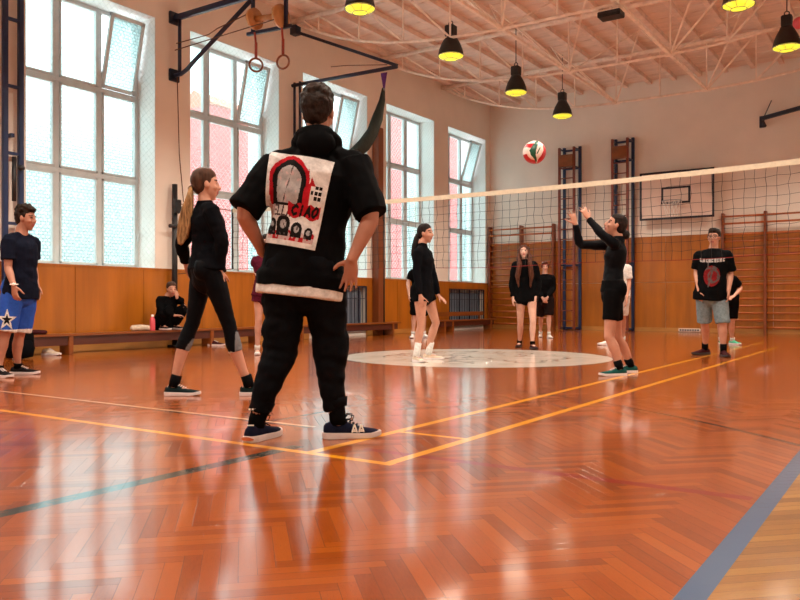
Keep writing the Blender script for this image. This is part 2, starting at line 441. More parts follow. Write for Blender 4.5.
# ------------------------------------------------------------------ windows
def glass_material(name, tint, keep=.55, scal=True):
    m = bpy.data.materials.new(name); m.use_nodes = True; t = NT(m); t.n.clear()
    out = t.new('ShaderNodeOutputMaterial')
    tr = t.new('ShaderNodeBsdfTransparent'); tl = t.new('ShaderNodeBsdfTranslucent'); gl = t.new('ShaderNodeBsdfGlossy')
    co = t.xyz(t.coord('Object'))
    br = t.new('ShaderNodeTexBrick'); t.put(br.inputs['Vector'], t.comb(co[1], co[2]))
    br.inputs['Scale'].default_value = 1.0; br.inputs['Brick Width'].default_value = .07; br.inputs['Row Height'].default_value = .05
    br.inputs['Mortar Size'].default_value = .012; br.inputs['Mortar Smooth'].default_value = .6
    pat = t.math('MULTIPLY', br.outputs['Fac'], t.math('GREATER_THAN', t.noise(t.comb(co[1], co[2]), 16, 3), .40))
    low = t.math('SUBTRACT', 1.0, t.math('MULTIPLY', t.math('SUBTRACT', co[2], 1.8), .55), clamp=True)
    pat = t.math('MULTIPLY', pat, low)
    c1 = tint; c2 = tuple(q * .72 for q in tint[:3]) + (1,)
    col = t.mix(pat, c1, c2)
    t.put(tr.inputs[0], col); t.put(tl.inputs[0], col); gl.inputs['Roughness'].default_value = .15
    gl.inputs[0].default_value = rgb(.9, .9, .9)
    mx = t.new('ShaderNodeMixShader'); mx.inputs[0].default_value = 1 - keep
    t.l.new(tr.outputs[0], mx.inputs[1]); t.l.new(tl.outputs[0], mx.inputs[2])
    m2 = t.new('ShaderNodeMixShader'); m2.inputs[0].default_value = .05
    t.l.new(mx.outputs[0], m2.inputs[1]); t.l.new(gl.outputs[0], m2.inputs[2]); t.l.new(m2.outputs[0], out.inputs[0])
    return m
M['glass'] = glass_material('patterned_glass', rgb(.84, .95, .94), .9)
M['glassmat'] = glass_material('milky_glass', rgb(.66, .78, .78), .5)
ZB = (SILL, 2.72, 4.08, HEAD)
for n_, (a, c) in enumerate(WIN):
    w = bpy.data.objects.new('window_%d' % (n_ if n_ else 6), None); C.objects.link(w); w.location = (0, 0, 0); struct(w)
    w.location = (WX, (a + c) / 2, SILL); L = w.location
    g = G(); f0, f1 = WX - .05 - L.x, WX + .03 - L.x
    hw = (c - a) / 2; ys = [-hw + .007, -hw + 2 * hw / 3, -hw + 4 * hw / 3, hw - .007]; zs = [z - SILL for z in ZB]; zs[-1] -= .007
    tilt = n_ in (1, 2, 3, 5)
    for z in zs:
        h = .06 if z in (zs[0], zs[-1]) else .075
        z0 = z if z == zs[0] else (z - h if z == zs[-1] else z - h / 2)
        g.box(f0, f1, ys[0], ys[3], z0, z0 + h)
    for i, y in enumerate(ys):
        y0 = y if i == 0 else (y - .07 if i == 3 else y - .04)
        for k in range(3): g.box(f0 + .004, f1 - .004, y0, y0 + (.07 if i in (0, 3) else .08), zs[k] + .03, zs[k + 1] - .03)
    # inner sash rebates
    for i in range(3):
        for k in range(3):
            if tilt and i == 2 and k == 2: continue
            y0, y1, z0, z1 = ys[i] + .045, ys[i + 1] - .045, zs[k] + .04, zs[k + 1] - .04
            for q in ((y0, y0 + .03, z0, z1), (y1 - .03, y1, z0, z1), (y0, y1, z0, z0 + .03), (y0, y1, z1 - .03, z1)):
                g.box(f0 + .02, f1 + .012, *q)
    fr = g.obj('window_frame', M['frame'], w, bevel=.004)
    for i in range(3):
        for k in range(3):
            if tilt and i == 2 and k == 2: continue
            y0, y1, z0, z1 = ys[i] + .06, ys[i + 1] - .06, zs[k] + .06, zs[k + 1] - .06
            G().box(-.02, -.014, y0, y1, z0, z1).obj('pane', M['glass'], w)
    if tilt:                                                     # open hopper sash leaning into the room
        s0, s1 = ys[2] + .03, ys[3] - .06; hh = zs[3] - zs[2] - .1
        e = bpy.data.objects.new('open_sash', None)
        g = G()
        for q in ((s0, s0 + .06, 0, hh), (s1 - .06, s1, 0, hh), (s0, s1, 0, .06), (s0, s1, hh - .06, hh)): g.box(-.02, .03, *q)
        sh = g.obj('open_sash', M['frame'], w, bevel=.004); sh.location = (.0, 0, zs[2] + .05); sh.rotation_euler = (0, math.radians(13 if n_ != 5 else 17), 0)
        G().box(.0, .006, s0 + .05, s1 - .05, .05, hh - .05).obj('sash_pane', M['glassmat'], sh)
        tag(sh, 'top pane tilted open into the room', None)
    hd = G(); hd.bar((.045, ys[3] - .03, 1.0 - .55), (.12, ys[3] - .06, 1.0 - .42), .022, .022); hd.bar((.0, ys[3] - .03, .45), (.05, ys[3] - .03, .45), .03)
    hd.obj('handle', M['frame'], w)
    # protective net hung in front of the opening
    if n_:
        g = G(); st = .075; H_ = HEAD - SILL; Wd = c - a
        def diag(sign):
            k = -H_
            while k < Wd:
                y0, z0, y1, z1 = k, 0.0, k + H_, H_
                if y0 < 0: z0 -= y0; y0 = 0.0
                if y1 > Wd: z1 -= (y1 - Wd); y1 = Wd
                if y1 - y0 > .02:
                    if sign < 0: y0, y1 = Wd - y0, Wd - y1
                    A, B = V((0, y0, z0)), V((0, y1, z1))
                    g.bar(A, B, .0022)
                k += st * 1.414
        diag(1); diag(-1)
        o = g.obj('safety_net', M['mesh']); o.location = (XL + .035, a, SILL)
        names = ['', 'beside the blue frame at the left edge', 'behind the ponytailed girl', 'behind the man in the hoodie', 'right of the wooden post', 'nearest the far corner']
        tag(o, 'fine diamond safety net over the tall window ' + names[n_], 'net', 'safety nets over the windows')

# street outside: red and pale house fronts seen through the patterned glass
def house(y0, y1, z1, mat, label):
    x1 = -20.0; o = empty('house', label, 'building', (x1 - .8, (y0 + y1) / 2, -1), 0)
    G().box(-.8, .8, -(y1 - y0) / 2, (y1 - y0) / 2, 0, z1 + 1).obj('facade', mat, o)
    hw = (y1 - y0) / 2
    G().add([(-1, -hw, z1 + 1), (1, -hw, z1 + 1), (0, -hw, z1 + 1.6), (-1, hw, z1 + 1), (1, hw, z1 + 1), (0, hw, z1 + 1.6)], [(0, 1, 2), (3, 5, 4), (0, 3, 4, 1), (1, 4, 5, 2), (0, 2, 5, 3)]).obj('roof', M['soleorange'], o)
M['redwall'] = noisy('red_render', rgb(.80, .075, .075), .9, .1, 2)
M['palewall'] = noisy('pale_render', rgb(.78, .8, .78), .9, .1, 2)
house(18.4, 20.2, 7.4, M['redwall'], 'red house front seen through the window behind the ponytailed girl')
house(28.1, 30.5, 12.0, M['redwall'], 'red house front seen through the window right of the post')
house(33.6, 35.2, 12.0, M['redwall'], 'red house front seen through the corner window')
struct(G().box(-60, XL - .62, -30, 80, -1.2, -1.0).obj('ground', M['palewall']))

# ------------------------------------------------------------------ ceiling with its joists
g = G(); g.box(XL - .6, XR + .3, YF - .3, YB + .3, ZC, ZC + .2)
g.mi = 1
x = -10.1
while x < XR:
    g.box(x - .05, x + .05, YF, YB, ZC - .1, ZC); x += .61
g.mi = 0
y = YF + .3
while y < YB:                                                    # board seams
    g.box(XL, XR, y, y + .02, ZC - .012, ZC); y += .42
struct(g.obj('ceiling', [M['ceil'], M['joist']]))

# ------------------------------------------------------------------ roof trusses
TY = [2.92 * k + 2.93 for k in range(6)]          # 2.93 5.85 8.77 11.69 14.61 17.53
TY[5] = 17.46
def zb(x): return 5.24 + 1.04 * abs((x + 4.9) / 5.5) ** 3
NX = [-9.7, -8.73, -7.75, -6.78, -5.8, -4.83, -3.85, -2.88, -1.9, -.93, .05]
ZT = 6.27
def make_truss():
    r = empty('roof_truss', 'x', 'truss', (-4.9, 0, ZT), 0, 'roof trusses under the ceiling')
    ox = -4.9
    G().loft([(XL + .02 - ox, 0, 0), (XR - .02 - ox, 0, 0)], [.045, .045], n=10).obj('top_chord', M['truss'], r, True)
    xs = np.linspace(XL + .02, .58, 45)
    G().tube([(x - ox, 0, zb(x) - ZT) for x in xs], .026, 8).obj('bottom_chord', M['truss'], r, True)
    for i, x in enumerate(NX):
        if zb(x) < 6.15: G().bar((x - ox, 0, zb(x) - ZT), (x - ox, 0, 0), .026).obj('strut', M['truss'], r)
        if x < -4.9: x2 = NX[i - 1] if i else XL + .3
        elif x > -4.8: x2 = NX[i + 1] if i + 1 < len(NX) else .5
        else: continue
        if abs(x - x2) > .3: G().bar((x - ox, 0, zb(x) - ZT), (x2 - ox, 0, -.02), .034).obj('diagonal', M['truss'], r)
    for x in (-5.8, -3.85):
        G().box(x - ox - .09, x - ox + .09, -.012, .012, zb(x) - ZT - .04, zb(x) - ZT + .03).obj('gusset_plate', M['truss'], r)
    return r
tr0 = None
tl = {5: 'pale steel roof truss nearest the back wall', 4: 'pale steel roof truss second from the back wall, above the wooden post',
      3: 'pale steel roof truss third from the back wall, above the black box', 2: 'pale steel roof truss fourth from the back wall, above the rings frame',
      1: 'pale steel roof truss fifth from the back wall', 0: 'pale steel roof truss nearest the camera'}
for k in range(5, 0, -1):
    o = make_truss() if tr0 is None else copy_tree(tr0)
    tr0 = tr0 or o; o.location.y = TY[k]; o['label'] = tl[k]
for x, w in ((-5.8, 'left of'), (-3.85, 'right of')):
    r = empty('roof_tie', 'long pale tie rod joining the roof trusses, ' + ('above the setting woman' if x < -5 else 'above the backboard'), 'tie rod', (x, 12, zb(x)), 0, 'tie rods joining the trusses')
    G().bar((0, 4 - 12, 0), (0, TY[5] - 12, 0), .05).obj('rod', M['truss'], r)
    for k in range(2, 6):
        for sx in (-.97, .97):
            G().bar((0, TY[k] - 12, 0), (sx, TY[k] - 1.46 - 12, ZC - .1 - zb(x)), .026).obj('brace', M['truss'], r)
            if k < 5: G().bar((0, TY[k] - 12, 0), (sx, TY[k] + 1.46 - 12, ZC - .1 - zb(x)), .022).obj('brace', M['truss'], r)

# ------------------------------------------------------------------ pendant lamps
ZR = 5.0
def make_lamp():
    r = empty('pendant_lamp', 'x', 'lamp', (0, 0, ZR), 0, 'pendant lamps in two rows')
    G().lathe([(.205, 0), (.2, .02), (.185, .1), (.15, .2), (.105, .29), (.09, .33), (.0, .33), (.0, .32), (.085, .315), (.1, .285), (.142, .195), (.178, .1), (.195, 0), (.205, 0)], n=28).obj('shade', M['black'], r, True)
    G().lathe([(.192, .012), (.174, .1), (.138, .19), (.098, .28), (.0, .3)], n=24).obj('reflector', M['lens'], r, True)
    G().lathe([(.197, .004), (.188, -.018), (.15, -.042), (.09, -.058), (0, -.064)], n=24).obj('glass_cover', M['lens'], r, True)
    G().ell((0, 0, .16), ((.05, 0, 0), (0, .05, 0), (0, 0, .085))).obj('bulb', M['bulb'], r, True)
    g = G(); g.torus((0, 0, -.012), .205, .006, (1, 0, 0), (0, 1, 0), 24, 6); g.torus((0, 0, -.07), .1, .005, (1, 0, 0), (0, 1, 0), 18, 6)
    for k in range(8):
        q = k * PI / 4; g.tube([(.2 * math.cos(q), .2 * math.sin(q), -.012), (.1 * math.cos(q), .1 * math.sin(q), -.07)], .004, 6)
    g.obj('wire_guard', M['steel'], r)
    G().box(-.075, .075, -.075, .075, .33, .52).obj('ballast_box', M['black'], r, bevel=.012)
    g = G(); g.torus((0, 0, .56), .035, .008, (1, 0, 0), (0, 0, 1), 16, 6); g.tube([(0, 0, .59), (0, 0, ZC - ZR - .02)], .008, 6)
    g.obj('hook_rod', M['darkmetal'], r)
    return r
lamps = [(-6.82, 9.15, 'leftmost of the window row, at the top edge'), (-6.82, 11.78, 'second of the row near the windows'), (-6.9, 14.55, 'third of the row near the windows'), (-6.88, 16.95, 'nearest the back wall in the row above the volleyball'),
         (-2.22, 12.05, 'cut off by the top edge at right'), (-1.92, 14.5, 'under the second truss at the right edge'), (-1.8, 17.3, 'lowest at the right edge of the picture'),
         (-6.82, 6.3, 'above the ponytailed girl'), (-2.1, 10.0, 'out'), (-2.1, 7.2, 'out'), (-6.82, 3.5, 'out'), (-2.1, 4.0, 'out'), (-2.1, 1.0, 'out'), (-6.82, .7, 'out')]
lp0 = None
for x, y, w in lamps:
    vis = w != 'out' and y != 6.3
    if vis:
        o = make_lamp() if lp0 is None else copy_tree(lp0); lp0 = lp0 or o
        o.location = (x, y, ZR); o['label'] = 'black bell lamp glowing yellow, ' + w
        o.scale = (1.1, 1.1, 1)
    ld = bpy.data.lights.new('lamp_light', 'SPOT'); ld.energy = 340; ld.color = (1, .87, .72); ld.spot_size = math.radians(150); ld.spot_blend = .6; ld.shadow_soft_size = .24
    lo = bpy.data.objects.new('lamp_light', ld); C.objects.link(lo); lo.location = (x, y, ZR - .1)

# ------------------------------------------------------------------ black box under the third truss
p = onY(611, 14, 11.69)
r = empty('loudspeaker', 'flat black box fixed under the roof truss near the picture top', 'speaker', (p.x, 11.69, p.z - .06))
G().box(-.175, .175, -.12, .12, .0, .085).obj('housing', M['black'], r, bevel=.01)
G().box(-.16, .16, -.125, -.119, .012, .072).obj('front_grille', M['darkmetal'], r)
G().bar((0, 0, .1), (0, 0, zb(p.x) - p.z + .06), .03).obj('hanger', M['truss'], r)
# ------------------------------------------------------------------ gym furniture on the walls
def wall_bars(xs, label, loc):
    r = empty('stall_bars', label, 'wall bars', (xs[0], YB, 0), 0, 'wooden wall bars on the back wall')
    for x in xs: G().box(x - xs[0] - .03, x - xs[0] + .03, -.2, -.02, .0, 2.88).obj('upright', M['bars'], r, bevel=.008)
    zs = [.14 + .171 * k for k in range(14)]
    for a, c in zip(xs[:-1], xs[1:]):
        for z in zs: G().loft([(a - xs[0] + .02, -.15, z), (c - xs[0] - .02, -.15, z)], [(.016, .024)] * 2, ref=(0, 1, 0), n=10, cap='flat').obj('rung', M['rung'], r, True)
        for z in (2.62, 2.79): G().loft([(a - xs[0] + .02, -.2, z), (c - xs[0] - .02, -.2, z)], [(.016, .024)] * 2, ref=(0, 1, 0), n=10, cap='flat').obj('rung', M['rung'], r, True)
    return r
wall_bars([-10.33, -9.36, -8.4], 'wooden wall bars in the far left corner behind the long-haired girl', None)
wall_bars([-4.05, -3.11, -2.17], 'wooden wall bars on the back wall behind the boy in grey shorts', None)

def climb_frame(pb, pw, ztop, label):
    """brown wooden ladder hinged in front of a blue steel frame"""
    Yb, Yr = YB - .06, YB - .42
    b0, b1 = onY(pb[0], 300, Yb).x, onY(pb[1], 300, Yb).x
    w0, w1 = onY(pw[0], 300, Yr).x, onY(pw[1], 300, Yr).x
    cx = (w0 + w1) / 2
    r = empty('climbing_ladder', label, 'ladder', (cx, YB - .2, 0), 0, 'climbing ladders on the back wall'); o = V((cx, YB - .2, 0))
    for x in (b0, b1):
        G().box(x - .035 - cx, x + .035 - cx, .1, .17, 0, ztop + .06).obj('steel_post', M['blueframe'], r, bevel=.006)
    for x in (w0, w1):
        G().box(x - .028 - cx, x + .028 - cx, -.26, -.18, .02, ztop).obj('ladder_rail', M['ladred'], r, bevel=.006)
    z = .25
    while z < ztop - .4:
        G().tube([(w0 - cx, -.22, z), (w1 - cx, -.22, z)], .014, 8).obj('rung', M['ladred'], r, True); z += .27
    for z in (.02, 1.7, ztop - .06, ztop - .55):
        g = G()
        for x, xb in ((w0, b0), (w1, b1)): g.bar((x - cx, -.22, z + .03), (xb - cx, .12, z + .03), .03, .03)
        g.bar((b0 - cx, .12, z + .03), (b1 - cx, .12, z + .03), .04, .05); g.obj('bracket', M['blueframe'], r)
    G().box(w0 - cx, w1 - cx, -.30, -.17, ztop - .52, ztop - .2).obj('top_board', M['bench'], r, bevel=.01)
climb_frame((564.5, 580), (559.5, 574), 4.85, 'tall climbing ladder with blue frame, left of the setting woman')
climb_frame((616, 633), (612.5, 627.5), 4.92, 'tall climbing ladder with blue frame, behind the setting woman beside the backboard')

# basketball backboard
p0, p1 = onY(640, 221, YB - .28), onY(714.5, 167, YB - .28)
cx = (p0.x + p1.x) / 2; hw = (p1.x - p0.x) / 2; zz0, zz1 = p0.z, p1.z
r = empty('basketball_backboard', 'white backboard with navy border and hoop on the back wall', 'backboard', (cx, YB - .28, zz0))
Hb = zz1 - zz0
G().box(-hw, hw, -.02, .02, 0, Hb).obj('board', M['board'], r, bevel=.004)
g = G(); lw = .05
for q in ((-hw, hw, 0, lw), (-hw, hw, Hb - lw, Hb), (-hw, -hw + lw, 0, Hb), (hw - lw, hw, 0, Hb)): g.box(q[0], q[1], -.026, -.02, q[2], q[3])
g.obj('border_line', M['boardline'], r)
g = G(); a, c, z0, z1 = -.36, .34, .38, .80
for q in ((a, c, z0, z0 + lw), (a, c, z1 - lw, z1), (a, a + lw, z0, z1), (c - lw, c, z0, z1)): g.box(q[0], q[1], -.026, -.02, q[2], q[3])
g.obj('target_square', M['boardline'], r)
G().torus((0, -.40, .40), .225, .012, (1, 0, 0), (0, 1, 0), 30, 8).obj('hoop', M['steel'], r, True)
G().box(-.07, .07, -.19, -.02, .34, .42).obj('hoop_bracket', M['steel'], r, bevel=.006)
g = G()
for k in range(12):
    q0, q1, q2 = 2 * PI * k / 12, 2 * PI * (k + .5) / 12, 2 * PI * (k + 1) / 12
    pr = [(.225, .39), (.2, .28), (.16, .16), (.13, .03)]
    for (ra, za), (rb, zb_), s in zip(pr[:-1], pr[1:], (1, -1, 1)):
        for sg in (1, -1):
            aa = q0 if s == 1 else q1; bb = aa + sg * PI / 12
            g.bar((ra * math.cos(aa), -.4 + ra * math.sin(aa), za), (rb * math.cos(bb), -.4 + rb * math.sin(bb), zb_), .007)
g.obj('hoop_net', M['white'], r)
for x in (-.5, .5): G().bar((x, .02, .6), (x, .26, .6), .06).obj('wall_mount', M['navybar'], r)
# side bracket high on the back wall
p = onY(762, 119, YB - .1)
r = empty('steel_bracket', 'dark navy steel bracket high on the back wall at the right edge', 'bracket', p)
G().bar((0, -.05, 0), (1.9, -.9, .12), .07, .09).obj('arm', M['navybar'], r, bevel=.006)
g = G(); g.box(-.05, .05, -.04, .04, -.2, .06); g.bar((0, 0, -.02), (.08, -.06, -.2), .05); g.obj('wall_plate', M['navybar'], r)
G().tube([(.06, -.07, .04), (.2, .04, .42)], .012, 6).obj('stay', M['darkmetal'], r)
# pale vent low on the back wall
p = onY(690, 330.5, YB)
r = empty('floor_vent', 'low white vent strip at the foot of the back wall', 'vent', (p.x, YB - .03, 0))
G().box(-.26, .26, -.05, 0, .01, .09).obj('cover', M['board'], r, bevel=.008)
g = G()
for k in range(8): g.box(-.23 + .06 * k, -.19 + .06 * k, -.054, -.05, .03, .07)
g.obj('slot', M['darkmetal'], r)

# ------------------------------------------------------------------ blue ring frame on the pier left of the second window
Yp = 8.76
r = empty('steel_bracket', 'blue triangular steel bracket on the pier above the ponytailed girl', 'bracket', (XL, Yp, 4.5))
top, bot = 5.45 - 4.5, 0
G().bar((0, 0, top), (3.0, 0, top), .07, .09).obj('arm', M['blue'], r, bevel=.006)
G().tube([(.0, 0, bot), (.2, 0, bot), (.36, 0, bot + .06), (.46, 0, bot + .13), (1.86, 0, top - .03)], .035, 10).obj('diagonal_brace', M['blue'], r, True)
G().tube([(.16, 0, bot), (.16, 0, top)], .03, 10).obj('wall_post', M['blue'], r, True)
for z in (top, bot): G().box(-.0, .05, -.1, .1, z - .1, z + .1).obj('wall_plate', M['navybar'], r, bevel=.008)
# frame with the two wooden spools hanging from the arm
def P8(px, py): return onY(px, py, Yp)
a, c = P8(253, 33), P8(286, 27)
o = V((a.x, Yp, a.z))
r = empty('ring_winch', 'blue steel frame with two wooden winding drums above the rings', 'winch', o)
for q in (a, c): G().bar(V((q.x, Yp, q.z)) - o, V((q.x, Yp, 5.5)) - o, .05, .05).obj('hanger', M['blue'], r, bevel=.004)
G().bar(a - o - V((.12, 0, 0)), c - o + V((.1, 0, 0)), .05, .05).obj('lower_bar', M['blue'], r, bevel=.004)
for (px, py), R in (((257, 20), .16), ((283, 17), .17)):
    q = P8(px, py) - o
    G().loft([q + V((-.03, -.05, 0)), q + V((.03, -.05, 0))], [R, R], n=24).obj('drum', M['spool'], r, True)
q0, q1 = P8(257, 20) - o, P8(283, 17) - o
G().loft([q0 + V((0, -.05, 0)), q1 + V((0, -.05, 0))], [.045, .045], n=12).obj('axle', M['spool'], r, True)
# gymnastic rings
for (px, py, t_, lab) in ((256, 65, 33, 'brown wooden gymnastic ring on a red strap, left of the pair'), (283, 62, 27, 'brown wooden gymnastic ring on a red strap, right of the pair')):
    q = P8(px, py); t0 = P8(px, t_); rr = .095
    r = empty('gymnastic_ring', lab, 'ring', q, 0, 'gymnastic rings under the winch')
    ang = .9 if px < 270 else .25
    G().torus((0, 0, 0), .1, .016, (math.cos(ang), math.sin(ang), 0), (0, 0, 1), 28, 8).obj('hoop', M['post'], r, True)
    G().box(-.022, .022, -.008, .008, .09, .34).obj('strap', M['strap'], r)
    G().tube([(0, 0, .3), (0, -.03, t0.z - q.z)], .018, 6).obj('rope', M['strap'], r)
# winch cables
def cable(pts, label, rad=.008, mat='rope'):
    o = V(pts[0]); ob = G().tube([V(p) - o for p in pts], rad, 6).obj('cable', M[mat]); ob.location = o
    return tag(ob, label, 'cable')
cable([(XL + .14, Yp - .05, 5.0), (XL + .9, Yp - .05, 5.0), (-9.3, Yp - .05, 5.06), tuple(P8(252, 14) + V((0, -.05, 0)))], 'thin cable from the bracket post up to the left drum')
cable([(XL + .14, Yp - .08, 4.88), (-9.6, Yp - .08, 4.9), tuple(P8(283, 17) + V((0, -.2, -.1)))], 'thin cable sagging from the bracket post to the right drum')
cable([(XL + .1, Yp, 4.5), (XL + .08, Yp + .06, 3.2), (XL + .14, Yp + .1, 2.4)], 'thin brown cord hanging down the pier beside the net post')
# second bracket
Y2 = 11.72
tip = onY(397, 67, Y2); lo = onX(293, 86, XL); hi = onX(288, 30, XL)
o = V((XL, Y2, lo.z))
r = empty('steel_bracket', 'blue steel bracket with a slanting stay, above the man in the hoodie', 'bracket', o)
T = V((tip.x, Y2, lo.z - .04))
G().tube([V((XL, Y2, lo.z)) - o, T - o], .035, 10).obj('arm', M['blue'], r, True)
G().bar(V((XL + .05, Y2 - .02, hi.z)) - o, T - o + V((0, 0, .02)), .055, .055).obj('stay', M['navybar'], r)
G().box(0, .16, -.08, .08, hi.z - lo.z - .08, hi.z - lo.z + .1).obj('wall_plate', M['navybar'], r, bevel=.01)
for dx in (.06, .2): G().tube([(dx, 0, .05), (dx, 0, -2.9)], .026, 8).obj('wall_post', M['blue'], r, True)
G().tube([(.62, 0, .0), (.62, 0, -.14), (.66, 0, -.2)], .012, 6).obj('hook', M['darkmetal'], r)
cable([(-8.1, Y2 - .03, lo.z + .02), (-9.0, Y2 - .03, lo.z + .16), (XL + 1.0, Y2 - .03, lo.z + .2)], 'thin cable running beside the slanting stay')
# dark cloth hung from the bracket tip by a purple strap
s0 = onY(384, 74, Y2)
r = empty('aerial_hammock', 'dark green cloth hammock hung from the bracket tip on a purple strap', 'hammock', (s0.x, Y2, s0.z - .4))
G().loft([(0, 0, .42), (0, 0, .3), (0, 0, .14)], [(.075, .02), (.05, .02), (.018, .015)], ref=(1, 0, 0), n=10).obj('purple_strap', M['purple'], r, True)
G().tube([(0, 0, .15), (0, 0, .02)], .012, 6).obj('shackle', M['steel'], r)
def hp(px, py): q = onY(px, py, Y2); return V((q.x - s0.x, 0, q.z - (s0.z - .4)))
pth = [hp(383, 88), hp(382, 100), hp(378, 118), hp(372, 132), hp(364, 145), hp(353, 156), hp(341, 160), hp(328, 154), hp(316, 140), hp(306, 120)]
g = G(); g.loft(pth, [(.03, .025), (.075, .05), (.11, .07), (.13, .08), (.13, .09), (.12, .09), (.12, .09), (.11, .08), (.09, .06), (.04, .04)], ref=(1, 0, .4), n=18, cap='round')
ob = g.obj('cloth', M['hammock'], r, True)
# folds in the cloth
for v in ob.data.vertices:
    v.co += V((0, 1, 0)) * (.03 * math.sin(v.co.x * 40 + v.co.z * 17)); 
G().tube([hp(306, 120), hp(302, 100), hp(300, 86)], .012, 6).obj('end_rope', M['rope'], r)

# wooden post with its black pole
r = empty('wooden_post', 'tall brown wooden post between the third and fourth windows', 'post', (-10.3, 14.5, 0))
G().box(-.09, .09, -.1, .1, 0, 4.68).obj('beam', M['post'], r, bevel=.012)
G().tube([(.06, .14, 0), (.06, .14, 3.0)], .03, 8).obj('pole', M['black'], r, True)
G().box(-.09, -.06, -.13, .13, 4.3, 4.4).obj('wall_fixing', M['darkmetal'], r)
# volleyball post by the wall
r = empty('net_post', 'black steel volleyball post on the pier behind the ponytailed girl', 'post', (-10.29, 8.7, 0))
G().tube([(0, 0, 0), (0, 0, 2.68)], .045, 14).obj('tube', M['black'], r, True)
G().box(-.07, .07, -.09, .09, 0, .03).obj('base_plate', M['darkmetal'], r)
G().box(.02, .1, -.06, .06, 2.2, 2.42).obj('winch', M['black'], r, bevel=.01); G().tube([(.06, -.06, 2.3), (.06, .16, 2.3)], .02, 8).obj('crank', M['black'], r); G().tube([(.04, .0, 1.98), (.04, -.14, 1.98)], .03, 8).obj('knob', M['black'], r)
# volleyball net across the hall
NY, X0, X1 = 9.3, -9.57, .1
def ztop(x): return 2.20 + .085 * ((x + 4.9) / 4.7) ** 2
r = empty('volleyball_net', 'black volleyball net with a cream top tape stretched across the hall', 'net', (-4.9, NY, 0))
xs = list(np.arange(X0, X1 + .001, .113)); ox = -4.9
g = G()
for a, c in zip(xs[:-1], xs[1:]): g.bar((a - ox, 0, ztop(a) - .03), (c - ox, 0, ztop(c) - .03), .012, .06)
g.obj('top_tape', M['tape'], r)
rn = random.Random(5); nz = 9
sagx = [[(rn.uniform(-.012, .012), rn.uniform(-.02, .02), rn.uniform(-.008, .008)) for _ in range(nz + 1)] for _ in xs]
def nv(i, k):
    x = xs[i]; z1 = ztop(x) - .05; j = sagx[i][k] if 0 < k < nz else (0, 0, 0)
    return V((x - ox + j[0], j[1] + .05 * math.sin(x * 1.7) * (k / nz), z1 - (z1 - ztop(x) + 1.0) * k / nz + j[2] - .012 * math.sin(x * 2.3) * k / nz))
g = G()
for i in range(len(xs)):
    for k in range(nz): g.bar(nv(i, k), nv(i, k + 1), .0037)
for k in range(1, nz):
    for i in range(len(xs) - 1): g.bar(nv(i, k), nv(i + 1, k), .0037)
g.obj('netting', M['cord'], r)
g = G()
for i in range(len(xs) - 1): g.bar(nv(i, nz), nv(i + 1, nz), .007)
g.obj('bottom_cord', M['redcord'], r)
g = G(); g.bar((X0 - ox, 0, ztop(X0)), (X0 - ox, 0, ztop(X0) - 1.0), .03, .012); g.obj('side_tape', M['cord'], r)
for z, zp in ((ztop(X0) - .03, 2.36), (ztop(X0) - 1.0, 1.2)): G().tube([(X0 - ox, 0, z), (-10.25 - ox, 8.74 - NY, zp)], .008, 6).obj('tension_rope', M['rope'], r)
# volleyball in the air
bp = atD(534.4, 152.3, 7.25)
def ball():
    bm = bmesh.new(); bmesh.ops.create_icosphere(bm, subdivisions=6, radius=.106)
    me = bpy.data.meshes.new('volleyball'); 
    R = Matrix.Rotation(YAW, 3, 'Z').inverted()
    for f in bm.faces:
        c = f.calc_center_median().normalized(); c = R @ c
        u, w = c.x, c.z; vv = c.y                     # as seen from the court side
        ip = lambda ys: float(np.interp(w, (-.95, -.75, -.4, 0, .5, .9), ys))
        xl, xg, xw = ip((.06, -.1, -.44, -.58, -.26, .10)), ip((.14, .1, -.05, -.02, .15, .28)), ip((.16, .2, .45, .65, .6, .38))
        if vv > .05: k = int((u * 1.3 + math.cos(w * 2) + 3) * 3) % 3
        elif xl < u < xg: k = 1
        elif xg <= u < xw: k = 2 if not (abs(u - w * .5 - .22) < .05 and -.3 < w < .25) else 1
        elif u >= xw: k = 0
        elif math.hypot(u, w) > .80 and w < -.25: k = 0
        elif .05 < w + u * .35 < .62 + u * .3: k = 0
        else: k = 2
        f.material_index = k; f.smooth = True
    for v in bm.verts:
        pass
    bm.to_mesh(me); bm.free()
    for n in ('ballred', 'ballgreen', 'ballwhite'): me.materials.append(M[n])
    return me
M['ballred'] = noisy('ball_red', srgb(190, 24, 40), .4, .06, 40, bump=.1); M['ballgreen'] = noisy('ball_green', srgb(14, 84, 62), .4, .06, 40, bump=.1)
M['ballwhite'] = noisy('ball_white', srgb(236, 222, 214), .4, .04, 40, bump=.1)
o = bpy.data.objects.new('volleyball', ball()); C.objects.link(o); o.location = bp
tag(o, 'red, white and green volleyball flying above the net', 'ball')
# red ball caught on the lamp at the right edge
p = V((-1.83, 14.42, ZR + .36))
bm = bmesh.new(); bmesh.ops.create_icosphere(bm, subdivisions=3, radius=.1); me = bpy.data.meshes.new('ball'); bm.to_mesh(me); bm.free()
me.materials.append(M['pink']); me.polygons.foreach_set('use_smooth', [True] * len(me.polygons))
o = bpy.data.objects.new('ball', me); C.objects.link(o); o.location = p + V((.12, -.12, -.06)); tag(o, 'small pink red ball stuck beside the lamp at the right edge', 'ball')

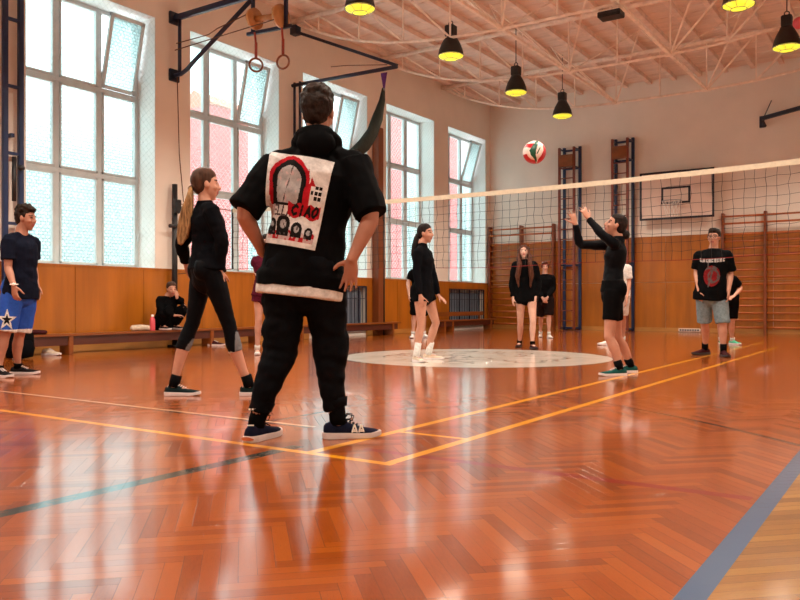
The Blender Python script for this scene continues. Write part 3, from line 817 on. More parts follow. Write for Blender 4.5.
# ------------------------------------------------------------------ radiators in their niches
for k, lab in ((3, 'grey radiator behind bars in the wall niche beside the man in the hoodie'), (5, 'grey radiator behind bars in the wall niche near the far corner')):
    a, c = NICHE[k]
    r = empty('radiator', lab, 'radiator', (XL - .14, (a + c) / 2, .12), 0, 'radiators in the wall niches')
    n = int((c - a - .1) / .09); w = n * .09
    for i in range(n):
        G().box(-.06, .05, -w / 2 + i * .09 + .012, -w / 2 + i * .09 + .078, 0, .88).obj('section', M['rad'], r, bevel=.012)
    g = G(); 
    for z in (.06, .82): g.tube([(0, -w / 2 - .03, z), (0, w / 2 + .03, z)], .022, 8)
    g.obj('pipe', M['rad'], r)
    r = empty('radiator_guard', lab.replace('radiator behind bars', 'steel bar guard').replace('grey', 'dark'), 'guard', (XL + .0, (a + c) / 2, .1), 0, 'bar guards over the radiators')
    hw = (c - a) / 2
    g = G()
    for q in ((-hw, hw, .0, .03), (-hw, hw, .97, 1.0)): g.box(-.01, .015, *q)
    for s in (-hw, hw - .03): g.box(-.01, .015, s, s + .03, 0, 1.0)
    g.obj('guard_frame', M['navybar'], r)
    nb = 14
    for i in range(1, nb): G().bar((0, -hw + 2 * hw * i / nb, .02), (0, -hw + 2 * hw * i / nb, .98), .012 if i % 4 else .03).obj('bar', M['navybar'], r)
    G().bar((0, -hw, .72), (0, hw, .72), .014).obj('cross_bar', M['navybar'], r)

# ------------------------------------------------------------------ benches
def bench(y0, y1, label, legs, beam=True):
    r = empty('gym_bench', label, 'bench', (-10.05, (y0 + y1) / 2, 0), 0, 'low wooden gym benches along the window wall'); L = (y1 - y0) / 2
    G().box(-.12, .12, -L, L, .255, .29).obj('seat', M['bench'], r, bevel=.006)
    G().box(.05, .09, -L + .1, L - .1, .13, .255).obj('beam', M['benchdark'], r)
    for y in legs:
        g = G(); yy = y - (y0 + y1) / 2; g.box(-.12, .115, yy - .035, yy + .035, .0, .255); g.obj('leg', M['bench'], r, bevel=.006)
    return r
bench(5.4, 10.6, 'long low wooden bench along the wall under the seated person', (5.7, 6.58, 9.2, 10.3))
bench(11.2, 14.9, 'low wooden bench under the third window, ending beside the wooden post', (11.5, 14.6))
r = bench(16.6, 19.7, 'low wooden bench in front of the corner radiator, with a raised rail', (16.9, 17.3, 19.4))
G().box(-.16, -.11, -1.4, 1.2, .38, .49).obj('back_rail', M['bench'], r, bevel=.006)
for y in (-1.2, 1.0): G().box(-.15, -.12, y - .03, y + .03, .25, .4).obj('rail_post', M['bench'], r)
# small things on and under the bench
q = onX(152.5, 331, -9.97)
r = empty('drink_bottle', 'pink drink bottle standing on the bench beside the seated person', 'bottle', (-9.97, q.y, .29))
G().lathe([(0, 0), (.04, 0), (.042, .01), (.042, .17), (.03, .2), (.018, .215), (.018, .22)], n=18).obj('body', M['pink'], r, True)
G().lathe([(.021, .215), (.021, .25), (0, .25)], n=16).obj('cap', M['white'], r, True)
# rolled towel on the bench
q = onX(142, 331, -10.05)
ob = G().loft([(-.06, -.12, .045), (-.02, 0, .05), (.05, .14, .04)], [(.05, .045), (.055, .048), (.045, .04)], n=14, cap='round').obj('towel', M['shcream'], None, True)
ob.location = (-10.05, q.y, .29); tag(ob, 'crumpled pale cloth lying on the bench left of the pink bottle', 'towel')
ob = G().loft([(-.05, -.1, .03), (0, 0, .035), (.04, .12, .03)], [(.05, .03), (.06, .034), (.045, .03)], n=14, cap='round').obj('cap', M['shmaroon'], None, True)
q = onX(35, 336, -10.05); ob.location = (-10.05, q.y, .29); tag(ob, 'small dark folded item on the bench behind the boy in blue shorts', 'cap')
# ------------------------------------------------------------------ figures
def laplace(co, ed, it, lam=.5):
    n = len(co); deg = np.bincount(ed.ravel(), minlength=n).astype(float)[:, None]; deg[deg == 0] = 1
    for _ in range(it):
        s = np.zeros_like(co); np.add.at(s, ed[:, 0], co[ed[:, 1]]); np.add.at(s, ed[:, 1], co[ed[:, 0]])
        co = co + lam * (s / deg - co)
    return co
def remesh(g, name, mats, voxel, smooth=2, fold=None, parent=None, paint=None):
    """fuse the shapes of g into one continuous skin"""
    me = g.mesh(name, mats, True); tmp = bpy.data.objects.new('tmp', me); C.objects.link(tmp)
    md = tmp.modifiers.new('r', 'REMESH'); md.mode = 'VOXEL'; md.voxel_size = voxel; md.adaptivity = 0
    dg = bpy.context.evaluated_depsgraph_get(); dg.update()
    ev = tmp.evaluated_get(dg); m2 = bpy.data.meshes.new_from_object(ev)
    bpy.data.objects.remove(tmp); bpy.data.meshes.remove(me)
    n = len(m2.vertices); co = np.empty(n * 3); m2.vertices.foreach_get('co', co); co = co.reshape(-1, 3)
    ed = np.empty(len(m2.edges) * 2, dtype=np.int64); m2.edges.foreach_get('vertices', ed); ed = ed.reshape(-1, 2)
    co = laplace(co, ed, smooth)
    if fold:
        m2.vertices.foreach_set('co', co.ravel()); m2.update()
        nr = np.empty(n * 3); m2.vertices.foreach_get('normal', nr); nr = nr.reshape(-1, 3)
        amp, fx, fz, seed = fold
        dsp = np.array([noise.noise(V((c[0] * fx + seed, c[1] * fx, c[2] * fz + c[0] * fx * .5))) + .5 * noise.noise(V((c[0] * fx * 2.3, c[1] * fx * 2.3 + seed, c[2] * fz * 2.1))) for c in co])
        co = co + nr * (dsp * amp)[:, None]
    m2.vertices.foreach_set('co', co.ravel())
    m2.materials.clear()
    for m in (mats if isinstance(mats, (list, tuple)) else [mats]): m2.materials.append(m)
    m2.polygons.foreach_set('use_smooth', [True] * len(m2.polygons))
    mi = np.zeros(len(m2.polygons), dtype=np.int32)
    if paint:
        ce = np.empty(len(m2.polygons) * 3); m2.polygons.foreach_get('center', ce); ce = ce.reshape(-1, 3)
        for fn, k in paint: mi[fn(ce)] = k
    m2.polygons.foreach_set('material_index', mi); m2.update(); m2.name = name
    o = bpy.data.objects.new(name, m2); C.objects.link(o)
    if parent: o.parent = parent
    return o
lerp = lambda a, b, t: a + (b - a) * t
ROWS = {'m': [(-.24, .085, .08), (-.06, .162, .115), (.12, .155, .112), (.36, .142, .104), (.6, .166, .118), (.78, .172, .112), (.88, .125, .082), (.96, .078, .064), (1.0, .064, .06), (1.08, .058, .058)],
        'f': [(-.24, .085, .08), (-.06, .166, .118), (.12, .148, .106), (.38, .118, .09), (.62, .14, .105), (.78, .145, .1), (.88, .108, .076), (.96, .066, .056), (1.0, .053, .052), (1.08, .048, .048)]}
class Fig:
    def __init__(s, px0, pyf, f, sex, stature, build=1.0):
        s.O = onF(px0, pyf); s.O.z = 0; s.d = -s.O.x * sY + s.O.y * cY
        s.px0 = px0; s.f = V((f[0], f[1], 0)).normalized(); s.r = V((s.f.y, -s.f.x, 0)); s.sex = sex; s.k = stature / 1.75; s.b = build
        s.up = V((0, 0, 1)); s.vox = .006 if s.d < 5 else .0075 if s.d < 9 else .010 if s.d < 12 else .012
        s.fr = s.r; s.sr = s.r; s.hand = {}; s.kids = []
    def J(s, px, py, dv=0.0):
        D = s.d + dv; u0 = (s.px0 - 400) / FOC * s.d
        return V(((px - 400) / FOC * D - u0, dv, EYE + (HOR - py) / FOC * D))
    def ground(s, px, py):
        p = onF(px, py) - s.O; return V((p.x * cY + p.y * sY, -p.x * sY + p.y * cY, 0))
    def pose(s, pelvis, neck, head, face, feet, toes, knees=None, elbows=None, wrists=None, shoulder_f=None, hip_w=.088, sh_w=None, headk=1.0, pd=0, nd=0, hd=0, ank=.088):
        """pixel joints; feet / toes / knees / elbows / wrists are (left, right) of the person"""
        k = s.k
        s.P = s.J(*pelvis, pd); s.N = s.J(*neck, nd); s.Hd = s.J(*head, hd); s.face = V(face).normalized(); s.hk = headk * k
        if shoulder_f: sf = V((shoulder_f[0], shoulder_f[1], 0)).normalized(); s.sr = V((sf.y, -sf.x, 0))
        s.ft = V((0, 0, 1)).cross(s.r); s.ft = s.f
        sw = sh_w or (.168 if s.sex == 'm' else .146); s.sw = sw * k * s.b
        sc = lerp(s.P, s.N, .865)
        s.sh = [sc - s.sr * s.sw, sc + s.sr * s.sw]
        s.hip = [s.P - s.r * hip_w * k, s.P + s.r * hip_w * k]
        s.an = []; s.toe = [V((t[0], t[1], 0)).normalized() for t in toes]
        for q in feet:
            a = s.ground(q[0], q[1]); a.z = (q[2] if len(q) > 2 else ank) * k; s.an.append(a)
        s.kn = []
        for i in (0, 1):
            if knees and knees[i]:
                q = knees[i]; dv = (s.hip[i].y + s.an[i].y) / 2 + (q[2] if len(q) > 2 else s.f.y * .03); s.kn.append(s.J(q[0], q[1], dv))
            else: s.kn.append(lerp(s.hip[i], s.an[i], .48) + s.f * .03)
        s.el = [s.J(q[0], q[1], s.sh[i].y + q[2]) if q else s.sh[i] + V((0, 0, -.27 * k)) for i, q in enumerate(elbows or (None, None))]
        s.wr = [s.J(q[0], q[1], s.sh[i].y + q[2]) if q else s.el[i] + V((0, 0, -.24 * k)) for i, q in enumerate(wrists or (None, None))]
    # pieces -----------------------------------------------------------
    def torso(s, g, t0=-.24, t1=1.08, inf=0.0, inf0=None, cap='round', n=22):
        rows = ROWS[s.sex]; ts = [r[0] for r in rows]; rx = [r[1] for r in rows]; ry = [r[2] for r in rows]
        tt = sorted(set([t0, t1] + [t for t in ts if t0 < t < t1] + [t0 + (t1 - t0) * q / 8 for q in range(9)]))
        pts, rad, refs = [], [], []
        for t in tt:
            i_ = inf if inf0 is None else lerp(inf0, inf, min(1, max(0, (t - t0) / max(.01, .6 - t0))))
            if t > .85: i_ *= max(.35, 1 - (t - .85) * 4)
            x, y = np.interp(t, ts, rx), np.interp(t, ts, ry)
            if inf0 is not None and t < -.05: x, y = max(x, .18), max(y, .12)
            bow = s.ft * (.012 * math.sin(t * PI * 1.2)) * s.k
            pts.append(lerp(s.P, s.N, t) + bow); rad.append((x * s.k * s.b + i_, y * s.k * s.b + i_)); refs.append(lerp(s.r, s.sr, min(1, max(0, t))))
        g.loft(pts, rad, ref=refs, n=n, cap=cap)
    def bust(s, g, inf=0):
        if s.sex != 'f': return
        c = lerp(s.P, s.N, .66); fr = V((0, 0, 1)).cross(s.sr)
        for q in (-1, 1): g.ell(c + fr * (.062 * s.k) + s.sr * (q * .058 * s.k), (fr * (.052 * s.k + inf), s.sr * (.06 * s.k + inf), s.up * (.062 * s.k + inf)))
    def seat(s, g, inf=0):
        for h in s.hip: g.ell(h - s.f * (.045 * s.k) - s.up * (.012 * s.k), (s.f * (.082 * s.k + inf), s.r * (.082 * s.k + inf), s.up * (.10 * s.k + inf)))
    def leg(s, g, i, t1=2.0, inf=0.0, inf1=None, t0=-.06, cap='round', bag=None):
        h, kn, an = s.hip[i], s.kn[i], s.an[i]; kf = .96 if s.sex == 'f' else 1.0
        rows = [(-.06, .088), (.15, .09), (.35, .084), (.6, .07), (.85, .058), (1.0, .054), (1.12, .052), (1.3, .057), (1.5, .05), (1.75, .038), (1.93, .034), (2.0, .036)]
        ts = [a for a, _ in rows]; rs = [b for _, b in rows]
        tt = sorted(set([t0, t1] + [t for t in ts if t0 < t < t1])); pts, rad = [], []
        for t in tt:
            p = lerp(h, kn, t) if t <= 1 else lerp(kn, an, t - 1)
            if 1 < t < 2: p = p - s.toe[i] * (.016 * s.k * math.sin((t - 1) * PI))
            e = inf if inf1 is None else lerp(inf, inf1, (t - t0) / (t1 - t0))
            if bag: e = np.interp(t, [b[0] for b in bag], [b[1] for b in bag])
            q = np.interp(t, ts, rs) * s.k * kf * (s.b * .5 + .5) + e; pts.append(p); rad.append((q, q))
        g.loft(pts, rad, ref=s.r, n=16, cap=cap)
    def arm(s, g, i, t1=2.0, inf=0.0, inf1=None, t0=0.0, cap='round'):
        a, e, w = s.sh[i], s.el[i], s.wr[i]; kf = .86 if s.sex == 'f' else 1.0
        rows = [(0, .055), (.25, .052), (.6, .045), (.95, .039), (1.1, .041), (1.3, .041), (1.7, .031), (2.0, .026)]
        ts = [b for b, _ in rows]; rs = [b for _, b in rows]
        tt = sorted(set([t0, t1] + [t for t in ts if t0 < t < t1])); pts, rad = [], []
        for t in tt:
            p = lerp(a, e, t) if t <= 1 else lerp(e, w, t - 1)
            x = inf if inf1 is None else lerp(inf, inf1, (t - t0) / (t1 - t0))
            q = np.interp(t, ts, rs) * s.k * kf * (s.b * .5 + .5) + x; pts.append(p); rad.append((q, q))
        g.loft(pts, rad, n=14, cap=cap)
        if t0 == 0:
            q = (.054 * kf * s.k * (s.b * .5 + .5) + inf * .6); g.ell(a - s.up * .004, ((q, 0, 0), (0, q, 0), (0, 0, q)))
            n0 = lerp(s.P, s.N, .985); kk = s.k * kf                      # slope of the shoulder from the neck
            g.loft([lerp(n0, a, .18) + s.up * .0, lerp(n0, a, .6) - s.up * .002, a - s.up * .006], [(.05 * kk + inf * .3, .03 * kk + inf * .25), (.055 * kk + inf * .5, .042 * kk + inf * .4), (.052 * kk + inf * .6, .048 * kk + inf * .55)], ref=s.ft, n=14, cap='round')
    def mkhand(s, g, i, d, n, curl=.35, spread=.12, thumb=1.0):
        """d: along the hand, n: the way the palm faces"""
        k = s.k * (.92 if s.sex == 'f' else 1.0) * s.hs if hasattr(s, 'hs') else s.k * (.94 if s.sex == 'f' else 1.0)
        w = s.wr[i]; d = V(d).normalized(); n = V(n); n = (n - d * n.dot(d)).normalized()
        side = d.cross(n) * (1 if i == 0 else -1)                  # towards the thumb
        side = -side
        g.loft([w - d * .015 * k, w + d * .02 * k, w + d * .055 * k, w + d * .092 * k], [(.027 * k, .02 * k), (.033 * k, .019 * k), (.042 * k, .017 * k), (.040 * k, .013 * k)], ref=side, n=12, cap='round')
        Ls = (.072, .08, .074, .058); rr = (.0092, .0095, .009, .008)
        for j in range(4):
            o = (1.5 - j) / 1.5; p = w + d * (.086 * k) + side * (o * .031 * k); dd = (d + side * (o * spread)).normalized()
            pts = [p - dd * .02 * k, p]; L = Ls[j] * k; a = curl * .7
            for q in (.45, .30, .25):
                vd = dd * math.cos(a) + n * math.sin(a); p = p + vd * (L * q); pts.append(p); a += curl
            g.loft(pts, [rr[j] * k * z for z in (1.05, 1.1, 1, .92, .8)], n=8, cap='round')
        p = w + d * .02 * k + side * .026 * k; td = (d * .62 + side * .72 * thumb + n * .3).normalized()
        p2 = p + td * .045 * k; td2 = (td + d * .55 + n * .15).normalized(); p3 = p2 + td2 * .034 * k; p4 = p3 + (td2 + n * curl * .6).normalized() * .026 * k
        g.loft([p, p2, p3, p4], [.0145 * k, .0118 * k, .0105 * k, .0085 * k], n=9, cap='round')
    def headparts(s, g):
        k = s.hk; f = s.face; r = f.cross(V((0, 0, 1))).normalized(); u = r.cross(f).normalized(); s.hf, s.hr_, s.hu = f, r, u; c = s.Hd
        A = lambda x, y, z: c + f * (x * k) + r * (y * k) + u * (z * k)
        s.A = A
        g.ell(A(-.014, 0, .034), (f * .094 * k, r * .072 * k, u * .083 * k), 20, 14)
        g.loft([A(.018, 0, .05), A(.026, 0, .015), A(.027, 0, -.03), A(.036, 0, -.07), A(.046, 0, -.098), A(.05, 0, -.108)], [(.06 * k, .064 * k), (.063 * k, .062 * k), (.06 * k, .06 * k), (.047 * k, .05 * k), (.03 * k, .034 * k), (.02 * k, .022 * k)], ref=r, n=18, cap='round')
        g.loft([A(-.005, 0, .0), A(.0, 0, -.05), A(.02, 0, -.085)], [(.06 * k, .05 * k), (.052 * k, .05 * k), (.035 * k, .04 * k)], ref=r, n=14, cap='round')
        g.loft([A(.083, 0, .016), A(.094, 0, -.008), A(.106, 0, -.03), A(.096, 0, -.04)], [.010 * k, .0115 * k, .0145 * k, .011 * k], n=9, cap='round')
        for q in (-1, 1):
            g.ell(A(.096, .012 * q, -.035), (f * .011 * k, r * .009 * k, u * .008 * k), 8, 6)
            g.ell(A(.074, .032 * q, .024), (f * .015 * k, r * .024 * k, u * .009 * k), 10, 6)
            g.ell(A(.074, .031 * q, .002), (f * .012 * k, r * .015 * k, u * .010 * k), 10, 6)
            g.ell(A(.060, .040 * q, -.03), (f * .024 * k, r * .02 * k, u * .022 * k), 10, 6)
            g.ell(A(-.004, .073 * q, -.008), (f * .019 * k, r * .010 * k, u * .033 * k), 10, 8)
        g.ell(A(.083, 0, -.060), (f * .012 * k, r * .024 * k, u * .008 * k), 10, 6); g.ell(A(.081, 0, -.073), (f * .012 * k, r * .021 * k, u * .009 * k), 10, 6)
        nk = .055 if s.sex == 'm' else .046
        g.loft([A(-.022, 0, -.03), lerp(A(-.02, 0, -.07), s.N, .5), s.N + V((0, 0, -.02))], [nk * k, nk * k * .98, nk * k * 1.2], n=16, cap='round')
    def body(s, name, label, skin='skin', hands=((( 0, 0, -1), (0, 1, 0)), ((0, 0, -1), (0, 1, 0))), curls=(.35, .35), group=None, fat=None):
        g = G(); s.torso(g, t0=-.08); s.bust(g); s.seat(g)
        for i in (0, 1):
            s.leg(g, i, t0=.1); s.arm(g, i)
            if hands[i]: s.mkhand(g, i, hands[i][0], hands[i][1], curls[i], *(hands[i][2:] if len(hands[i]) > 2 else ()))
            a = s.an[i]; t = s.toe[i]; k = s.k
            lift = getattr(s, 'pitch', (0, 0))[i]
            g.loft([a - t * .04 * k - s.up * .035, a - s.up * .045 * k + t * .05 * k, V((a.x, a.y, max(.03, a.z - .055 * k))) + t * .12 * k], [(.028, .03), (.034, .03), (.032, .018)], ref=s.up.cross(t), n=10, cap='round')
        s.headparts(g); A, k = s.A, s.hk
        def near(p, rad, fwd=None):
            p = np.array(p)
            return lambda ce: (np.linalg.norm(ce - p, axis=1) < rad)
        def boxed(c, a, b, e):
            c = np.array(c); F, R, U = np.array(s.hf), np.array(s.hr_), np.array(s.hu)
            return lambda ce: (abs((ce - c) @ F) < a) & (abs((ce - c) @ R) < b) & (abs((ce - c) @ U) < e)
        pt = [(boxed(A(.085, 0, -.066), .03 * k, .023 * k, .010 * k), 1)]
        for q in (-1, 1): pt += [(boxed(A(.085, .031 * q, .004), .03 * k, .013 * k, .006 * k), 2), (boxed(A(.09, .033 * q, .026), .035 * k, .02 * k, .005 * k), 3)]
        o = remesh(g, name, [M[skin], M['lip'], M['eye'], M['hdark']], s.vox, 2, None, None, pt)
        o.location = s.O; o.rotation_euler = (0, 0, YAW); tag(o, label, 'person', group); s.root = o
        return o
    def wear(s, g, name, mat, fold=None, smooth=2, vox=None, label=None, parent=None, paint=None, flat=False):
        o = remesh(g, name, [M[m] for m in mat] if isinstance(mat, (tuple, list)) else M[mat], vox or s.vox * 1.15, smooth, fold, parent or s.root, paint)
        if label: o['label'] = label
        return o
    def top(s, name, mat, hem=-.2, inf=.012, inf0=None, sleeve=.55, sl=.014, sl1=.02, neck=1.02, fold=(.008, 9, 16, 3), bust=True, label=None, collar=0, extra=None, paint=None):
        g = G(); s.torso(g, hem, neck, inf, inf0 if inf0 is not None else inf, cap='flat')
        if bust: s.bust(g, inf)
        for i in (0, 1): s.arm(g, i, sleeve, sl, sl1, cap='flat')
        if collar: s.ring(g, s.N - s.up * .015, (.062 if s.sex == 'm' else .055) * s.k + .008, collar, .012)
        if extra: extra(g)
        return s.wear(g, name, mat, fold, label=label, paint=paint)
    def ring(s, g, c, R, h, th):
        ax = (s.Hd - s.N); ax = (ax * .4 + V((0, 0, 1)) * .8).normalized()
        g.loft([c, c + ax * h], [(R + th * .4, R + th * .4), (R, R)], n=16, cap='flat')
    def bottom(s, name, mat, t1=.6, inf=.012, inf1=None, waist=.16, bag=None, fold=(.008, 9, 14, 8), label=None, paint=None, wi=None):
        g = G(); s.torso(g, -.2, waist, inf if wi is None else wi, cap='flat'); s.seat(g, inf * .8)
        g.ell(s.P - s.up * (.085 * s.k), (s.r * (.13 * s.k + inf), s.f * (.112 * s.k + inf), s.up * (.115 * s.k + inf)))
        for i in (0, 1): s.leg(g, i, t1 if not isinstance(t1, (tuple, list)) else t1[i], inf, inf1, t0=.06, cap='flat', bag=bag)
        return s.wear(g, name, mat, fold, label=label, paint=paint)
    def shoes(s, upper, sole='sole', sock=None, sockh=.06, L=.285, laces=None, detail=False, label=None, pitch=(0, 0)):
        out = []
        for i in (0, 1):
            a = s.an[i]; t = s.toe[i]; k = s.k * L / .285
            out.append(make_shoe(V((a.x, a.y, 0)) - t * .075 * k, t, k, upper, sole, s.root, laces, pitch[i], a.z - .088 * s.k))
            if label: out[-1]['label'] = label
            if sock:
                g = G(); up = (s.kn[i] - a).normalized()
                g.loft([a - s.up * .02, a + up * .02, a + up * sockh], [.042 * s.k, .043 * s.k, .043 * s.k], n=14)
                g.obj('sock', M[sock], s.root, True)
        return out
    def haircap(s, g, vol=1.0, nape=True, fringe=0.0):
        k = s.hk; A, f, r, u = s.A, s.hf, s.hr_, s.hu
        g.ell(A(-.014, 0, .066), (f * (.094 * k * vol), r * (.080 * k * vol), u * (.068 * k * vol)), 20, 14)
        g.ell(A(-.036, 0, .034), (f * (.083 * k * vol), r * (.081 * k * vol), u * (.082 * k * vol)), 20, 14)
        if nape: g.ell(A(-.052, 0, .0), (f * .06 * k * vol, r * .071 * k, u * .078 * k), 16, 10)
        for q in (-1, 1): g.ell(A(-.006, .064 * q, .034), (f * .040 * k, r * .014 * k, u * .042 * k), 12, 8)
        if fringe: g.ell(A(.05, 0, .088), (f * .04 * k * (1 + fringe), r * .06 * k, u * .028 * k * (1 + fringe)), 14, 8)
def make_shoe(heel, t, k, upper, sole, parent, laces=None, pitch=0.0, lift=0.0, name='shoe'):
    """heel: point on the floor under the back of the heel, t: horizontal toe direction"""
    t = V(t); side = V((0, 0, 1)).cross(t)
    st = [(0, .020, .066), (.03, .030, .078), (.12, .038, .09), (.25, .039, .093), (.38, .038, .088), (.52, .042, .070), (.68, .047, .056), (.82, .045, .049), (.93, .034, .043), (1.0, .014, .036)]
    Lk = .295 * k; piv = .72 * Lk
    def W(x, y, z):
        if pitch and x < piv:
            dx = x - piv; x, z = piv + dx * math.cos(pitch) - z * math.sin(-pitch) * 0, z + (-dx) * math.sin(pitch)
        return heel + t * x + side * y + V((0, 0, z + lift))
    vs, fs, n = [], [], 9
    for a, w, h in st:
        for j in range(n):
            q = PI * j / (n - 1); vs.append(W(a * Lk, w * k * math.cos(q), .02 * k + (h - .02) * k * math.sin(q) ** .75))
    for i in range(len(st) - 1):
        for j in range(n - 1): fs.append((i * n + j, i * n + j + 1, (i + 1) * n + j + 1, (i + 1) * n + j))
        fs.append((i * n + n - 1, i * n, (i + 1) * n, (i + 1) * n + n - 1))
    fs += [tuple(range(n)), tuple((len(st) - 1) * n + j for j in reversed(range(n)))]
    g = G(); g.add(vs, fs); o = g.obj(name, M[upper], parent, True)
    g = G(); vs = []; m = len(st)
    for a, w, h in st:
        e = .006 * k if 0 < a < 1 else .002; spring = .012 * k * max(0, (a - .8) / .2)
        for y, z in ((-(w * k + e), .0), (w * k + e, .0), (w * k + e * .8, (.034 - .008 * a) * k), (-(w * k + e * .8), (.034 - .008 * a) * k)): vs.append(W(a * Lk + (.008 if a == 1 else -.006 if a == 0 else 0) * k, y, z + spring))
    fs = [(3, 2, 1, 0), tuple((m - 1) * 4 + j for j in range(4))]
    for i in range(m - 1):
        for j in range(4): fs.append((i * 4 + j, i * 4 + (j + 1) % 4, (i + 1) * 4 + (j + 1) % 4, (i + 1) * 4 + j))
    g.add(vs, fs); so = g.obj('sole', M[sole], o, False, bevel=.004 * k)
    if laces:
        g = G()
        for a in (.40, .46, .52, .58): g.tube([W(a * Lk, -.024 * k, (.088 - (a - .38) * .12) * k), W(a * Lk + .006, 0, (.098 - (a - .38) * .13) * k), W(a * Lk, .024 * k, (.088 - (a - .38) * .12) * k)], .0035 * k, 6)
        if laces == 'bow':
            for sg in (1, -1): g.tube([W(.36 * Lk, 0, .10 * k), W(.42 * Lk, sg * .02 * k, .125 * k), W(.52 * Lk, sg * .035 * k, .12 * k), W(.50 * Lk, sg * .03 * k, .095 * k), W(.38 * Lk, 0, .098 * k)], .003 * k, 6)
        g.obj('laces', M['shblack' if laces == 'bow' else 'sole'], o)
    return o
# flat artwork printed on cloth: a fine grid laid on the garment, coloured cell by cell
def print_on(fig, garment, corners, design, mats, nx, ny, name, dirv=(0, 1, 0), off=.004):
    """corners: tl, tr, br, bl as pixel joints; design(s, t) -> material index or None"""
    me = garment.data; bvh = BVHTree.FromPolygons([v.co.copy() for v in me.vertices], [tuple(p.vertices) for p in me.polygons])
    dirv = V(dirv).normalized(); tl, tr, br, bl = corners; g = G(); grid = {}
    for j in range(ny + 1):
        for i in range(nx + 1):
            s, t = i / nx, j / ny; p = lerp(lerp(tl, tr, s), lerp(bl, br, s), t)
            h = bvh.ray_cast(p - dirv * 1.2, dirv)
            grid[i, j] = (h[0] - dirv * off) if h[0] is not None else None
    vid = {}
    for j in range(ny):
        for i in range(nx):
            q = [(i, j), (i + 1, j), (i + 1, j + 1), (i, j + 1)]
            if any(grid[c] is None for c in q): continue
            m = design((i + .5) / nx, (j + .5) / ny)
            if m is None: continue
            ids = []
            for c in q:
                if c not in vid: vid[c] = len(g.v); g.v.append(tuple(grid[c]))
                ids.append(vid[c])
            g.f.append(tuple(ids)); g.m.append(m)
    return g.obj(name, [M[m] for m in mats], garment, True)
GLY = {'B': [(0, 0, 0, 1), (0, 1, .8, .85), (.8, .85, .1, .52), (.1, .52, .9, .2), (.9, .2, 0, 0)], 'E': [(0, 0, 0, 1), (0, 1, 1, 1), (0, .5, .7, .5), (0, 0, 1, 0)],
       'L': [(0, 0, 0, 1), (0, 0, .9, 0)], 'A': [(0, 0, .5, 1), (.5, 1, 1, 0), (.2, .4, .8, .4)],
       'C': [(1, .85, .5, 1), (.5, 1, 0, .6), (0, .6, 0, .35), (0, .35, .5, 0), (.5, 0, 1, .15)], 'I': [(.5, 0, .5, 1)],
       'O': [(.5, 1, 0, .6), (0, .6, .1, .15), (.1, .15, .5, 0), (.5, 0, 1, .4), (1, .4, .9, .85), (.9, .85, .5, 1)]}
def in_text(word, x, y, w, h, lw, slant=.0):
    """is the point (x, y) on the stroke of word set in a box w x h with lower left corner at 0, 0"""
    n = len(word); cw = w / n
    for i, ch in enumerate(word):
        for a, b, c, d in GLY[ch]:
            x0, y0, x1, y1 = i * cw + a * cw * .72, b * h, i * cw + c * cw * .72, d * h
            x0 += y0 * slant; x1 += y1 * slant
            dx, dy = x1 - x0, y1 - y0; q = max(0, min(1, ((x - x0) * dx + (y - y0) * dy) / max(1e-9, dx * dx + dy * dy)))
            if (x - x0 - q * dx) ** 2 + (y - y0 - q * dy) ** 2 < lw * lw: return True
    return False
DN = (0, 0, -1)
# --- man in the printed hoodie, seen from behind
F = Fig(304, 438.5, (0.05, 1), 'm', 1.83, 1.12)
F.pose((303, 270), (317, 147), (318.5, 113), (.18, 1, .0), ((256, 440.5), (338, 438)), ((.38, .92), (.98, .18)),
       knees=((281, 352), (331, 350)), elbows=((243, 212, -.09), (372, 217, -.10)), wrists=((263, 252, .06), (352, 259, -.14)), sh_w=.170)
man = F.body('person', 'person in black hoodie with white printed back panel, hands on hips, back turned', 'skint',
             hands=(((.8, .55, -.35), (.5, -.6, -.3)), ((-.1, .3, -.92), (-.35, -.92, 0), .2, 1.7)), curls=(.2, .16))
def hood(g):
    N, f, r, k = F.N, F.f, F.r, F.k
    ring = []
    for q in np.linspace(-1.15, 1.15, 13):
        a = math.pi + q * 1.9; ring.append(N + V((0, 0, .045)) + f * (math.cos(a) * .085) + r * (math.sin(a) * .105) + V((0, 0, -.03 * abs(q) - .0)))
    g.loft(ring, [(.042, .034)] * 13, ref=V((0, 0, 1)), n=14, cap='round')
    g.ell(N - f * .105 + V((0, 0, .0)) + r * .01, (r * .11, f * .045, V((0, 0, .07))))
    g.ell(N - f * .08 + V((0, 0, .05)) + r * .0, (r * .11, f * .05, V((0, 0, .05))))
hoodie = F.top('hoodie', 'cblack', hem=-.16, inf=.034, inf0=.036, sleeve=.97, sl=.034, sl1=.048, neck=1.0, fold=(.011, 7, 9, 3), extra=hood)
F.bottom('joggers', 'cjog', t1=1.84, inf=.03, waist=.1, bag=[(-.06, .022), (.4, .026), (.9, .034), (1.1, .032), (1.35, .012), (1.75, .016), (1.84, .014)], fold=(.013, 8, 13, 8))
g = G(); F.torso(g, -.225, -.13, .026, .028, cap='flat'); F.wear(g, 'undershirt', 'cwhite', (.003, 8, 20, 4), label='white undershirt hem showing below the hoodie')
for i in (0, 1):
    a = F.an[i]; up = (F.kn[i] - a).normalized(); g = G()
    g.loft([a + up * .075, a + up * .10, a + up * .125], [.056, .06, .064], n=16); g.obj('cuff', M['cjog'], F.root, True)
sh = F.shoes('shnavy', 'sole', 'cblack', .09, .278, laces='bow')
g = G(); g.box(-.001, .001, -.025, .025, 0, .012)
